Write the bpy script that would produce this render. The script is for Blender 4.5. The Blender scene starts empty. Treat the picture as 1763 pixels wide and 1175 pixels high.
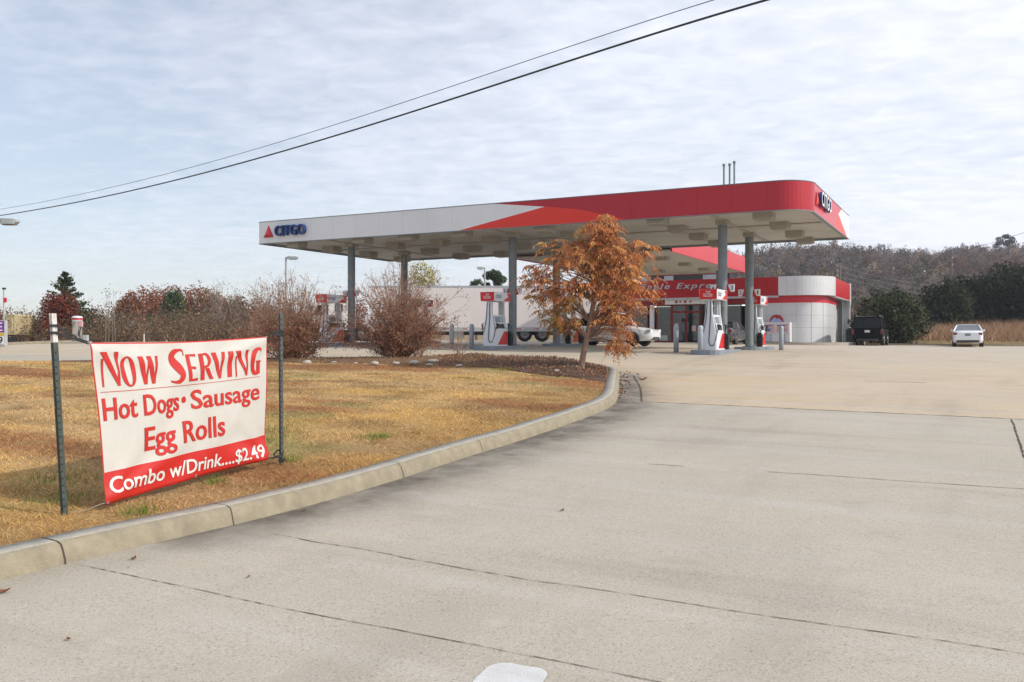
import bpy, bmesh, math, random
import numpy as np
from mathutils import Vector, Matrix
from mathutils.geometry import delaunay_2d_cdt

rad = math.radians
S = bpy.context.scene
COL = S.collection
rng = np.random.default_rng(7)
random.seed(7)

# ------------------------------------------------------------------ camera, sky, sun, exposure
cam = bpy.data.cameras.new('camera')
cam.sensor_width = 36.0
cam.lens = 1538.0 / 1763.0 * 36.0
cam.shift_y = -2.5 / 1763.0
cam.clip_end = 5000
camo = bpy.data.objects.new('camera', cam)
camo.location = (0, 0, 1.6)
camo.rotation_euler = (rad(90), 0, 0)
COL.objects.link(camo)
S.camera = camo

SUN_EL, SUN_AZ = 33.0, 112.0          # azimuth clockwise from +Y
world = bpy.data.worlds.new("World")
S.world = world
world.use_nodes = True
wn, wl = world.node_tree.nodes, world.node_tree.links
bg = wn['Background']
sky = wn.new('ShaderNodeTexSky')
sky.sky_type = 'NISHITA'
sky.sun_disc = False
sky.sun_elevation = rad(SUN_EL)
sky.sun_rotation = rad(SUN_AZ)
sky.air_density = 1.0
sky.dust_density = .8
sky.ozone_density = 1.0
tc = wn.new('ShaderNodeTexCoord')
sep = wn.new('ShaderNodeSeparateXYZ')
wl.new(tc.outputs['Generated'], sep.inputs[0])
def wmath(op, a, b=None, clamp=False):
    n = wn.new('ShaderNodeMath'); n.operation = op; n.use_clamp = clamp
    for i, v in enumerate((a, b)):
        if v is None: continue
        if isinstance(v, (int, float)): n.inputs[i].default_value = v
        else: wl.new(v, n.inputs[i])
    return n.outputs[0]
zz = wmath('MAXIMUM', wmath('ADD', sep.outputs[2], 0.10), 0.03)
px_ = wmath('DIVIDE', sep.outputs[0], zz)
py_ = wmath('DIVIDE', sep.outputs[1], zz)
comb = wn.new('ShaderNodeCombineXYZ')
wl.new(px_, comb.inputs[0]); wl.new(py_, comb.inputs[1])
def wnoise(scale, detail, rough, dist=0.0, sx=1.0, sy=1.0, rot=0.0):
    mp = wn.new('ShaderNodeMapping')
    mp.inputs['Scale'].default_value = (sx, sy, 1)
    mp.inputs['Rotation'].default_value = (0, 0, rot)
    wl.new(comb.outputs[0], mp.inputs[0])
    n = wn.new('ShaderNodeTexNoise')
    n.inputs['Scale'].default_value = scale
    n.inputs['Detail'].default_value = detail
    n.inputs['Roughness'].default_value = rough
    n.inputs['Distortion'].default_value = dist
    wl.new(mp.outputs[0], n.inputs['Vector'])
    return n.outputs['Fac']
big = wnoise(0.55, 3, 0.5, 0.3)
puff = wnoise(6.5, 4, 0.58, 0.4, 1.0, 1.3, 0.5)
wisp = wnoise(1.0, 5, 0.55, 0.6, 0.6, 1.3, 0.12)
xr = wmath('MULTIPLY', sep.outputs[0], 0.88)
f = wmath('ADD', wmath('MULTIPLY', big, 0.9), wmath('MULTIPLY', puff, 0.95))
f = wmath('ADD', f, wmath('MULTIPLY', wisp, 0.40))
f = wmath('ADD', f, xr)
mr = wn.new('ShaderNodeMapRange')
mr.inputs['From Min'].default_value = 0.66
mr.inputs['From Max'].default_value = 1.62
mr.inputs['To Min'].default_value = 0.38
mr.inputs['To Max'].default_value = 1.0
wl.new(f, mr.inputs['Value'])
skys = wn.new('ShaderNodeMixRGB'); skys.blend_type = 'MIX'
wl.new(mr.outputs[0], skys.inputs[0])
wl.new(sky.outputs[0], skys.inputs[1])
skys.inputs[2].default_value = (8.3, 8.55, 9.4, 1)
wl.new(skys.outputs[0], bg.inputs[0])
bg.inputs[1].default_value = 0.10

sl = bpy.data.lights.new('sun', 'SUN')
sl.energy = 2.9
sl.angle = rad(1.5)
sl.color = (1.0, 0.93, 0.82)
so = bpy.data.objects.new('sun', sl)
COL.objects.link(so)
az = rad(SUN_AZ)
sd = Vector((math.sin(az) * math.cos(rad(SUN_EL)), math.cos(az) * math.cos(rad(SUN_EL)), math.sin(rad(SUN_EL))))
so.rotation_euler = sd.to_track_quat('Z', 'Y').to_euler()
so.location = sd * 60

S.view_settings.view_transform = 'Standard'
S.view_settings.look = 'None'
S.view_settings.exposure = 0.30
S.view_settings.gamma = 1.0
S.render.engine = 'CYCLES'
S.cycles.max_bounces = 6
S.cycles.transparent_max_bounces = 8

# ------------------------------------------------------------------ site frame: u (t axis) along the canopy front, v (s axis) away
A27 = rad(27.5)
ca, sa = math.cos(A27), math.sin(A27)
F, CX, HY = 1538.0, 881.5, 585.0
def sp(x, k): return np.logaddexp(0, np.asarray(x, float) / k) * k
def Gts(t, s):
    s = np.asarray(s, float); t = np.asarray(t, float)
    p = 0.039 * (sp(s - 6, 1.2) - sp(s - 33, 1.2)) + 0.002 * (sp(s - 33, 2) - sp(s - 120, 2))
    tt = np.where(t > 8, -t, -(sp(t + 32, 3) - 32))
    tt = np.maximum(tt, -20)
    return p + 0.013 * tt
def ts(x, y): return x * ca - y * sa, x * sa + y * ca
def xy(t, s): return t * ca + s * sa, -t * sa + s * ca
def G(x, y):
    t, s = ts(np.asarray(x, float), np.asarray(y, float))
    return Gts(t, s)
def sst(e0, e1, x):
    k = np.clip((np.asarray(x, float) - e0) / (e1 - e0), 0, 1)
    return k * k * (3 - 2 * k)
def terrain(x, y):
    x = np.asarray(x, float); y = np.asarray(y, float)
    t, s = ts(x, y)
    z = G(x, y) - 0.08
    fld = sst(-12, -4, t) * (1.7 * sst(72, 112, s) + .42 * sst(68.6, 74, s))
    q = x / np.maximum(y, 1)
    hill = 25.0 * sst(125, 330, y) * sst(-60, 115, x * 320 / np.maximum(y, 60)) * (1 - 0.06 * np.sin(x * .05))
    return z + fld + hill
def hit(px, py, dz=0.0):
    ys = np.concatenate([np.arange(2, 20, .02), np.arange(20, 150, .1)])
    x = (px - CX) / F * ys
    d = 1.6 - (py - HY) / F * ys - (G(x, ys) + dz)
    i = int(np.argmax(d < 0))
    return float(x[i]), float(ys[i])
def at(px, py, Y): return Vector(((px - CX) / F * Y, Y, 1.6 - (py - HY) / F * Y))

_P = rng.random((256, 256))
def vnoise(x, y):
    x = np.asarray(x, float); y = np.asarray(y, float)
    xi = np.floor(x).astype(int); yi = np.floor(y).astype(int)
    fx = x - xi; fy = y - yi
    fx = fx * fx * (3 - 2 * fx); fy = fy * fy * (3 - 2 * fy)
    g = lambda i, j: _P[i % 256, j % 256]
    return (g(xi, yi) * (1 - fx) + g(xi + 1, yi) * fx) * (1 - fy) + (g(xi, yi + 1) * (1 - fx) + g(xi + 1, yi + 1) * fx) * fy
def fbm(x, y, o=4):
    v = 0; a = .5
    for i in range(o):
        v = v + a * vnoise(x * 2 ** i + 17 * i, y * 2 ** i + 31 * i); a *= .5
    return v / (1 - .5 ** o)

def lin(r, g, b):
    o = []
    for c in (r, g, b):
        c /= 255.0
        o.append(c / 12.92 if c <= 0.04045 else ((c + 0.055) / 1.055) ** 2.4)
    return np.array(o)

# ------------------------------------------------------------------ materials
MATS = {}
def mat(name, col, rough=0.6, metal=0.0, var=0.0, vscale=3.0, bump=0.0, bscale=40.0, coat=0.0, spec=0.5, emit=None, dirt=0.0, dirtcol=(0.1, 0.085, 0.065)):
    if name in MATS: return MATS[name]
    m = bpy.data.materials.new(name); m.use_nodes = True
    n, l = m.node_tree.nodes, m.node_tree.links
    b = n['Principled BSDF']
    c = (col[0], col[1], col[2], 1)
    b.inputs['Base Color'].default_value = c
    b.inputs['Roughness'].default_value = rough
    b.inputs['Metallic'].default_value = metal
    b.inputs['Coat Weight'].default_value = coat
    b.inputs['Specular IOR Level'].default_value = spec
    if emit is not None:
        b.inputs['Emission Color'].default_value = c
        b.inputs['Emission Strength'].default_value = emit
    g = n.new('ShaderNodeNewGeometry')
    last = None
    if var > 0:
        nz = n.new('ShaderNodeTexNoise'); nz.inputs['Scale'].default_value = vscale; nz.inputs['Detail'].default_value = 5
        nz.inputs['Roughness'].default_value = .65
        l.new(g.outputs['Position'], nz.inputs['Vector'])
        mrn = n.new('ShaderNodeMapRange'); mrn.inputs['From Min'].default_value = .3; mrn.inputs['From Max'].default_value = .7
        mrn.inputs['To Min'].default_value = 1 - var; mrn.inputs['To Max'].default_value = 1 + var * .6
        l.new(nz.outputs['Fac'], mrn.inputs['Value'])
        mx = n.new('ShaderNodeMixRGB'); mx.blend_type = 'MULTIPLY'; mx.inputs[0].default_value = 1
        mx.inputs[1].default_value = c
        l.new(mrn.outputs[0], mx.inputs[2])
        last = mx.outputs[0]
    if dirt > 0:
        nz = n.new('ShaderNodeTexNoise'); nz.inputs['Scale'].default_value = vscale * .4; nz.inputs['Detail'].default_value = 7
        nz.inputs['Roughness'].default_value = .7
        l.new(g.outputs['Position'], nz.inputs['Vector'])
        mrn = n.new('ShaderNodeMapRange'); mrn.inputs['From Min'].default_value = .5; mrn.inputs['From Max'].default_value = .75
        mrn.inputs['To Max'].default_value = dirt
        l.new(nz.outputs['Fac'], mrn.inputs['Value'])
        mx = n.new('ShaderNodeMixRGB'); l.new(mrn.outputs[0], mx.inputs[0])
        if last is not None: l.new(last, mx.inputs[1])
        else: mx.inputs[1].default_value = c
        mx.inputs[2].default_value = (*dirtcol, 1)
        last = mx.outputs[0]
    if last is not None: l.new(last, b.inputs['Base Color'])
    if bump > 0:
        nb = n.new('ShaderNodeTexNoise'); nb.inputs['Scale'].default_value = bscale; nb.inputs['Detail'].default_value = 4
        l.new(g.outputs['Position'], nb.inputs['Vector'])
        bp = n.new('ShaderNodeBump'); bp.inputs['Strength'].default_value = bump; bp.inputs['Distance'].default_value = .02
        l.new(nb.outputs['Fac'], bp.inputs['Height']); l.new(bp.outputs[0], b.inputs['Normal'])
    MATS[name] = m
    return m

def colmat(name, rough=.85, trans=0.25, noise=0.0, nscale=30.0, bump=0.0):
    """uses the 'Col' attribute (each leaf's or blade's own colour)"""
    m = bpy.data.materials.new(name); m.use_nodes = True
    n, l = m.node_tree.nodes, m.node_tree.links
    b = n['Principled BSDF']; out = n['Material Output']
    a = n.new('ShaderNodeAttribute'); a.attribute_name = 'Col'
    src = a.outputs['Color']
    if noise > 0:
        g = n.new('ShaderNodeNewGeometry')
        nz = n.new('ShaderNodeTexNoise'); nz.inputs['Scale'].default_value = nscale; nz.inputs['Detail'].default_value = 6
        nz.inputs['Roughness'].default_value = .75
        l.new(g.outputs['Position'], nz.inputs['Vector'])
        mrn = n.new('ShaderNodeMapRange'); mrn.inputs['From Min'].default_value = .3; mrn.inputs['From Max'].default_value = .7
        mrn.inputs['To Min'].default_value = 1 - noise; mrn.inputs['To Max'].default_value = 1 + noise
        l.new(nz.outputs['Fac'], mrn.inputs['Value'])
        mx = n.new('ShaderNodeMixRGB'); mx.blend_type = 'MULTIPLY'; mx.inputs[0].default_value = 1
        l.new(src, mx.inputs[1]); l.new(mrn.outputs[0], mx.inputs[2]); src = mx.outputs[0]
        if bump > 0:
            bp = n.new('ShaderNodeBump'); bp.inputs['Strength'].default_value = bump; bp.inputs['Distance'].default_value = .03
            l.new(nz.outputs['Fac'], bp.inputs['Height']); l.new(bp.outputs[0], b.inputs['Normal'])
    l.new(src, b.inputs['Base Color'])
    b.inputs['Roughness'].default_value = rough
    b.inputs['Specular IOR Level'].default_value = .2
    if trans > 0:
        t = n.new('ShaderNodeBsdfTranslucent'); l.new(src, t.inputs[0])
        ms = n.new('ShaderNodeMixShader'); ms.inputs[0].default_value = trans
        l.new(b.outputs[0], ms.inputs[1]); l.new(t.outputs[0], ms.inputs[2]); l.new(ms.outputs[0], out.inputs[0])
    MATS[name] = m
    return m

LEAF = colmat('leaf', .7, .3)
GRASS = colmat('dry_grass', .9, .2)
EARTH = colmat('turf_soil', .95, 0, .35, 25.0, .6)
BARK = mat('bark', lin(104, 84, 72), .9, 0, .3, 8, .5, 30)
TWIG = mat('twig', lin(150, 122, 104), .9, 0, .25, 5)
WHITE = mat('white_panel', lin(222, 223, 226), .4, 0, .05, .6, dirt=.10)
STOREWHITE = mat('white_metal_panel', lin(205, 206, 208), .38, .15, .05, .8, dirt=.12)
RED = mat('red_panel', lin(190, 18, 30), .3, 0, .06, .5)
DKRED = mat('deep_red_panel', lin(172, 26, 42), .35, 0, .06, .5)
ORANGE = mat('orange_red_panel', lin(218, 48, 28), .35, 0, .05, .5)
BLUE = mat('sign_blue', lin(22, 56, 120), .35, 0, .1, 3)
STEEL = mat('grey_painted_steel', lin(120, 128, 132), .45, .2, .15, 2.5, dirt=.25)
LTGREY = mat('light_grey_paint', lin(168, 172, 174), .5, 0, .12, 3, dirt=.2)
PALEBLUE = mat('pale_grey_paint', lin(166, 176, 188), .45, 0, .1, 3, dirt=.2)
CEIL = None
BLACK = mat('black_rubber', (.015, .015, .016), .7, 0, .2, 6)
DARK = mat('dark_plastic', (.03, .03, .032), .5, 0, .2, 6)
PUMPWHITE = mat('pump_white', lin(216, 221, 228), .35, 0, .05, 3, dirt=.1)
PUMPRED = mat('pump_red', lin(200, 28, 36), .35, 0, .06, 3)
LENS = mat('lamp_lens', lin(150, 142, 128), .5, 0, .1, 4)
LAMPBOX = mat('lamp_housing', lin(160, 154, 144), .6, 0, .15, 4)
ALU = mat('bare_metal', lin(170, 172, 174), .35, .7, .1, 4)
CHROME = mat('bright_metal', lin(210, 212, 214), .2, .9)
GALV = mat('green_painted_steel', lin(72, 82, 76), .6, .1, .3, 20, dirt=.35, dirtcol=(.2, .12, .07))
POSTWHITE = mat('worn_white_paint', lin(214, 210, 206), .6, 0, .15, 30, dirt=.5, dirtcol=(.25, .05, .04))
STRAP = mat('black_strap', (.02, .02, .022), .8)
ROPE = mat('white_cord', lin(150, 144, 132), .9)
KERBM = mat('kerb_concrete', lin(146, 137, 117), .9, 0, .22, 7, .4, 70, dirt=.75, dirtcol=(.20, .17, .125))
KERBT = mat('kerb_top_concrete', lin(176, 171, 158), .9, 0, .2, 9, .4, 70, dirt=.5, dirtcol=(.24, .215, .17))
WALKM = mat('pavement_concrete', lin(168, 160, 148), .9, 0, .12, 3, .2, 60)
JOINT = mat('joint_filler', lin(78, 66, 55), .95, 0, .4, 8)
JOINTL = mat('faint_joint_filler', lin(112, 100, 86), .95, 0, .35, 8)
PAINT = mat('road_paint', lin(204, 204, 204), .7, 0, .12, 12, .2, 90, dirt=.25, dirtcol=(.45, .42, .38))
GLASSD = mat('dark_window_glass', (.006, .007, .008), .08, 0, spec=.3)
GLASSL = mat('painted_sky_glass', lin(120, 126, 130), .12, 0, .1, 3)  # light grey base colour imitates sky mirrored in the white sedan's windows
SCREEN = mat('screen_glass', lin(84, 100, 108), .15)
TYRE = mat('tyre_rubber', (.018, .018, .019), .85, 0, .2, 10)
CARWHITE = mat('white_car_paint', lin(228, 231, 235), .22, 0, coat=.6)
CARBLACK = mat('dark_blue_car_paint', (.002, .0025, .005), .35, 0, spec=.12)
CARGREY = mat('dark_grey_car_paint', lin(70, 70, 70), .25, .4, coat=.6)
TAIL = mat('tail_lamp_red', lin(116, 18, 20), .2, 0, coat=.5)
HEADL = mat('head_lamp_glass', lin(215, 220, 225), .12)
PLATE = mat('number_plate', lin(205, 205, 200), .5)
GREENPL = mat('green_number_plate', lin(110, 135, 120), .5)
TRAILER = mat('trailer_skin', lin(220, 213, 211), .42, .05, .04, .5, dirt=.1)
CABWHITE = mat('truck_paint', lin(220, 218, 214), .3, 0, coat=.4)
BEIGE = mat('faded_beige_paint', lin(180, 164, 128), .7, 0, .2, 3, dirt=.4)
WOODP = mat('weathered_wood', lin(120, 110, 100), .9, 0, .25, 4)
CABLE = mat('cable_sheath', (.03, .034, .045), .7)
PURPLE = mat('purple_sign', lin(120, 50, 150), .5)
YELLOW = mat('yellow_sign', lin(215, 180, 40), .5)
STONE = mat('pale_stone', lin(176, 170, 160), .9, 0, .3, 9, .5, 20)
INT = mat('shop_interior', lin(40, 38, 36), .9, 0, .2, 2)
TUBE = mat('lit_tube', (1, .96, .9), .5, emit=2.2)
PINK = mat('poster_pink', lin(206, 160, 160), .6, 0, .25, 6)
LTBLUE = mat('poster_blue', lin(70, 120, 170), .6, 0, .2, 6)
GREEND = mat('dark_green_bin', lin(44, 54, 50), .6)

def glass_mat():
    m = bpy.data.materials.new('shop_glass'); m.use_nodes = True
    n, l = m.node_tree.nodes, m.node_tree.links
    n.remove(n['Principled BSDF'])
    t = n.new('ShaderNodeBsdfTransparent'); t.inputs[0].default_value = (.42, .45, .45, 1)
    g = n.new('ShaderNodeBsdfGlossy'); g.inputs[0].default_value = (.9, .92, .95, 1); g.inputs['Roughness'].default_value = .03
    fr = n.new('ShaderNodeFresnel'); fr.inputs[0].default_value = 1.6
    ad = n.new('ShaderNodeMath'); ad.operation = 'ADD'; ad.inputs[1].default_value = .03
    l.new(fr.outputs[0], ad.inputs[0])
    mx = n.new('ShaderNodeMixShader')
    l.new(ad.outputs[0], mx.inputs[0]); l.new(t.outputs[0], mx.inputs[1]); l.new(g.outputs[0], mx.inputs[2])
    l.new(mx.outputs[0], n['Material Output'].inputs[0])
    return m
SHOPGLASS = glass_mat()

# ------------------------------------------------------------------ mesh building
class MB:
    def __init__(self): self.v = []; self.f = []; self.m = []; self.s = []; self.c = 0
    def add(self, V, Fs, mi=0, smooth=False):
        b = self.c
        for p in V: self.v.append((float(p[0]), float(p[1]), float(p[2])))
        self.c += len(V)
        for f in Fs:
            self.f.append([b + int(i) for i in f]); self.m.append(mi); self.s.append(smooth)
        return self
    def box(self, x0, x1, y0, y1, z0, z1, mi=0):
        V = [(x, y, z) for z in (z0, z1) for y in (y0, y1) for x in (x0, x1)]
        return self.add(V, [(0, 2, 3, 1), (4, 5, 7, 6), (0, 1, 5, 4), (2, 6, 7, 3), (0, 4, 6, 2), (1, 3, 7, 5)], mi)
    def obox(self, c, ex, ey, ez, mi=0):
        c, ex, ey, ez = Vector(c), Vector(ex), Vector(ey), Vector(ez)
        V = [c + ex * x + ey * y + ez * z for z in (-.5, .5) for y in (-.5, .5) for x in (-.5, .5)]
        return self.add(V, [(0, 2, 3, 1), (4, 5, 7, 6), (0, 1, 5, 4), (2, 6, 7, 3), (0, 4, 6, 2), (1, 3, 7, 5)], mi)
    def prism(self, poly, o, ex, ey, en, d, mi=0):
        """polygon (2D) on plane o + ex*x + ey*y, extruded by d along en"""
        o, ex, ey, en = Vector(o), Vector(ex), Vector(ey), Vector(en)
        n = len(poly)
        a = [o + ex * p[0] + ey * p[1] for p in poly]
        b = [p + en * d for p in a]
        F_ = [tuple(range(n))[::-1], tuple(range(n, 2 * n))] + [(i, (i + 1) % n, n + (i + 1) % n, n + i) for i in range(n)]
        return self.add(a + b, F_, mi)
    def tube(self, pts, rr, n=8, caps=True, mi=0, smooth=True):
        pts = [Vector(p) for p in pts]
        if not hasattr(rr, '__len__'): rr = [rr] * len(pts)
        V = []; F_ = []
        for i, p in enumerate(pts):
            d = (pts[min(i + 1, len(pts) - 1)] - pts[max(i - 1, 0)])
            if d.length < 1e-9: d = Vector((0, 0, 1))
            d.normalize()
            up = Vector((1, 0, 0)) if abs(d.z) > .9 else Vector((0, 0, 1))
            a = d.cross(up).normalized(); b = d.cross(a)
            for k in range(n):
                an = 2 * math.pi * k / n
                V.append(p + (a * math.cos(an) + b * math.sin(an)) * rr[i])
        for i in range(len(pts) - 1):
            for k in range(n):
                k2 = (k + 1) % n
                F_.append((i * n + k, i * n + k2, (i + 1) * n + k2, (i + 1) * n + k))
        self.add(V, F_, mi, smooth)
        if caps:
            L = (len(pts) - 1) * n
            self.add(V[:n], [tuple(range(n))], mi); self.add(V[L:], [tuple(range(n))[::-1]], mi)
        return self
    def cyl(self, p0, p1, r0, r1=None, n=16, mi=0): return self.tube([p0, p1], [r0, r0 if r1 is None else r1], n, True, mi)
    def lathe(self, prof, c=(0, 0, 0), n=20, mi=0, smooth=True):
        V = []; F_ = []
        for (r, z) in prof:
            for k in range(n):
                an = 2 * math.pi * k / n
                V.append((c[0] + r * math.cos(an), c[1] + r * math.sin(an), c[2] + z))
        for i in range(len(prof) - 1):
            for k in range(n):
                k2 = (k + 1) % n
                F_.append((i * n + k, i * n + k2, (i + 1) * n + k2, (i + 1) * n + k))
        return self.add(V, F_, mi, smooth)
    def loft(self, rings, closed=True, caps=True, mi=0, smooth=False):
        n = len(rings[0]); V = [p for r in rings for p in r]; F_ = []
        for i in range(len(rings) - 1):
            for k in range(n if closed else n - 1):
                k2 = (k + 1) % n
                F_.append((i * n + k, i * n + k2, (i + 1) * n + k2, (i + 1) * n + k))
        self.add(V, F_, mi, smooth)
        if caps:
            self.add(rings[0], [tuple(range(n))[::-1]], mi); self.add(rings[-1], [tuple(range(n))], mi)
        return self
    def build(self, name, mats, parent=None, bevel=0.0, seg=2):
        me = bpy.data.meshes.new(name)
        me.from_pydata(self.v, [], self.f)
        if not isinstance(mats, (list, tuple)): mats = [mats]
        for m in mats: me.materials.append(m)
        me.polygons.foreach_set('material_index', self.m)
        me.polygons.foreach_set('use_smooth', self.s)
        bm = bmesh.new(); bm.from_mesh(me); bmesh.ops.recalc_face_normals(bm, faces=bm.faces); bm.to_mesh(me); bm.free()
        o = bpy.data.objects.new(name, me)
        COL.objects.link(o)
        if parent is not None: o.parent = parent
        if bevel > 0:
            b = o.modifiers.new('bevel', 'BEVEL'); b.width = bevel; b.segments = seg; b.limit_method = 'ANGLE'; b.angle_limit = rad(40)
        return o

def quads(name, V, cols, m, parent=None, nv=4):
    """many separate nv-gons from an (N,nv,3) array with one colour each"""
    V = np.asarray(V, np.float32); N = len(V)
    me = bpy.data.meshes.new(name)
    me.vertices.add(N * nv); me.loops.add(N * nv); me.polygons.add(N)
    me.vertices.foreach_set('co', V.reshape(-1))
    me.loops.foreach_set('vertex_index', np.arange(N * nv, dtype=np.int32))
    me.polygons.foreach_set('loop_start', np.arange(0, N * nv, nv, dtype=np.int32))
    me.polygons.foreach_set('loop_total', np.full(N, nv, np.int32))
    me.update()
    at_ = me.attributes.new('Col', 'FLOAT_COLOR', 'POINT')
    c4 = np.ones((N, nv, 4), np.float32); c4[:, :, :3] = np.asarray(cols, np.float32)[:, None, :]
    at_.data.foreach_set('color', c4.reshape(-1))
    me.materials.append(m)
    o = bpy.data.objects.new(name, me); COL.objects.link(o)
    if parent is not None: o.parent = parent
    return o

def rvec(n):
    v = rng.normal(size=(n, 3)); return v / np.linalg.norm(v, axis=1)[:, None]
def leaf_quads(P, size, aspect=.5, droop=0.0):
    n = len(P); a = rvec(n); a[:, 2] -= droop; a /= np.linalg.norm(a, axis=1)[:, None]
    b = np.cross(a, rvec(n)); b /= np.linalg.norm(b, axis=1)[:, None] + 1e-9
    s = np.broadcast_to(np.asarray(size, float), (n,))[:, None]
    return np.stack([P - a * s * .5, P + b * s * aspect * .5, P + a * s * .5, P - b * s * aspect * .5], 1)
def pick(pal, n, jit=.18):
    pal = np.asarray(pal); c = pal[rng.integers(0, len(pal), n)]
    return np.clip(c * (1 + rng.normal(0, jit, (n, 1))), .004, 1)

def tag(o, label=None, cat=None, group=None, kind=None):
    if label: o['label'] = label
    if cat: o['category'] = cat
    if group: o['group'] = group
    if kind: o['kind'] = kind
    return o
def thing(name, label, cat, loc=(0, 0, 0), rz=0.0, group=None):
    o = bpy.data.objects.new(name, None); COL.objects.link(o)
    o.location = loc; o.rotation_euler = (0, 0, rz); o.empty_display_size = .3
    return tag(o, label, cat, group)
def dup(o, loc, rz, label, group=None):
    def cp(q, par):
        c = q.copy(); COL.objects.link(c); c.parent = par
        for ch in list(q.children): cp(ch, c)
        return c
    r = cp(o, None); r.location = loc; r.rotation_euler = (0, 0, rz); r['label'] = label
    if group: r['group'] = group
    return r

def text2d(body, bold=0.0, shear=0.0, space=1.0, extrude=0.0, res=3):
    cu = bpy.data.curves.new('lettering', 'FONT'); cu.body = body; cu.offset = min(bold, .012); cu.shear = shear
    cu.space_character = space; cu.extrude = extrude; cu.resolution_u = res
    ob = bpy.data.objects.new('lettering', cu); COL.objects.link(ob)
    dg = bpy.context.evaluated_depsgraph_get()
    me = bpy.data.meshes.new_from_object(ob.evaluated_get(dg))
    V = np.array([v.co[:] for v in me.vertices]); F_ = [tuple(p.vertices) for p in me.polygons]
    bpy.data.objects.remove(ob); bpy.data.curves.remove(cu); bpy.data.meshes.remove(me)
    return V, F_
def fit(V, x0, x1, y0, y1, ymin=None, ymax=None):
    V = V.copy(); mn, mx = V.min(0), V.max(0)
    a = mn[1] if ymin is None else ymin; b = mx[1] if ymax is None else ymax
    V[:, 0] = x0 + (V[:, 0] - mn[0]) / (mx[0] - mn[0]) * (x1 - x0)
    V[:, 1] = y0 + (V[:, 1] - a) / (b - a) * (y1 - y0)
    return V
def place(V, o, ex, ey, en):
    o, ex, ey, en = (np.array(k, float) for k in (o, ex, ey, en))
    return o + V[:, :1] * ex + V[:, 1:2] * ey + V[:, 2:3] * en

def cdt_mesh(name, poly, inner, zf, m, parent=None, colf=None, smooth=True, extra=None):
    """polygon filled with the inner points, lifted to zf(x, y)"""
    V2 = [Vector((p[0], p[1])) for p in poly] + [Vector((p[0], p[1])) for p in inner]
    n = len(poly)
    vo, eo, fo, *_ = delaunay_2d_cdt(V2, [(i, (i + 1) % n) for i in range(n)], [], 1, 1e-4)
    P = np.array([(v.x, v.y) for v in vo])
    Z = zf(P[:, 0], P[:, 1])
    me = bpy.data.meshes.new(name)
    me.from_pydata([(P[i, 0], P[i, 1], Z[i]) for i in range(len(P))], [], [tuple(f) for f in fo])
    bm = bmesh.new(); bm.from_mesh(me)
    for f_ in bm.faces:
        if f_.normal.z < 0: f_.normal_flip()
        f_.smooth = smooth
    bm.to_mesh(me); bm.free()
    me.materials.append(m)
    if colf is not None:
        at_ = me.attributes.new('Col', 'FLOAT_COLOR', 'POINT')
        c4 = np.ones((len(P), 4), np.float32); c4[:, :3] = colf(P[:, 0], P[:, 1])
        at_.data.foreach_set('color', c4.reshape(-1))
    o = bpy.data.objects.new(name, me); COL.objects.link(o)
    return o
def inpoly(x, y, poly):
    x = np.asarray(x); y = np.asarray(y); c = np.zeros(x.shape, bool)
    n = len(poly)
    for i in range(n):
        x0, y0 = poly[i]; x1, y1 = poly[(i + 1) % n]
        cond = ((y0 > y) != (y1 > y)) & (x < (x1 - x0) * (y - y0) / (y1 - y0 + 1e-12) + x0)
        c ^= cond
    return c
def polydist(x, y, pts):
    d = np.full(np.shape(x), 1e9)
    for (x0, y0), (x1, y1) in zip(pts[:-1], pts[1:]):
        dx, dy = x1 - x0, y1 - y0
        k = np.clip(((x - x0) * dx + (y - y0) * dy) / (dx * dx + dy * dy + 1e-12), 0, 1)
        d = np.minimum(d, np.hypot(x - x0 - k * dx, y - y0 - k * dy))
    return d
def resample(pts, step):
    pts = np.asarray(pts, float); seg = np.hypot(*(pts[1:] - pts[:-1]).T); L = np.concatenate([[0], np.cumsum(seg)])
    n = max(2, int(L[-1] / step) + 1); q = np.linspace(0, L[-1], n)
    return np.stack([np.interp(q, L, pts[:, 0]), np.interp(q, L, pts[:, 1])], 1)
def smoothline(pts, it=2):
    p = np.asarray(pts, float)
    for _ in range(it):
        a = p[:-1] * .75 + p[1:] * .25; b = p[:-1] * .25 + p[1:] * .75
        p = np.concatenate([p[:1], np.stack([a, b], 1).reshape(-1, 2), p[-1:]])
    return p

# ------------------------------------------------------------------ ground: terrain, pavement, kerb, lawn
def terrain_mesh():
    ys = np.concatenate([np.linspace(-60, 60, 31), np.linspace(64, 130, 26), np.linspace(136, 360, 46), [420, 520, 640]])
    xs = np.concatenate([[-600, -400, -260], np.linspace(-180, 260, 111), [340, 460, 600]])
    X, Y = np.meshgrid(xs, ys); Z = terrain(X, Y)
    Z += .10 * fbm(X * .15, Y * .15, 3) - .12
    nx, ny = len(xs), len(ys)
    me = bpy.data.meshes.new('terrain')
    me.from_pydata(np.stack([X, Y, Z], -1).reshape(-1, 3).tolist(), [], [(j * nx + i, j * nx + i + 1, (j + 1) * nx + i + 1, (j + 1) * nx + i) for j in range(ny - 1) for i in range(nx - 1)])
    for p in me.polygons: p.use_smooth = True
    m = mat('field_soil', lin(136, 112, 78), .95, 0, .35, .35, .6, 3, dirt=.8, dirtcol=tuple(lin(122, 126, 74)))
    me.materials.append(m)
    o = bpy.data.objects.new('terrain', me); COL.objects.link(o); tag(o, kind='structure')
terrain_mesh()

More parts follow.
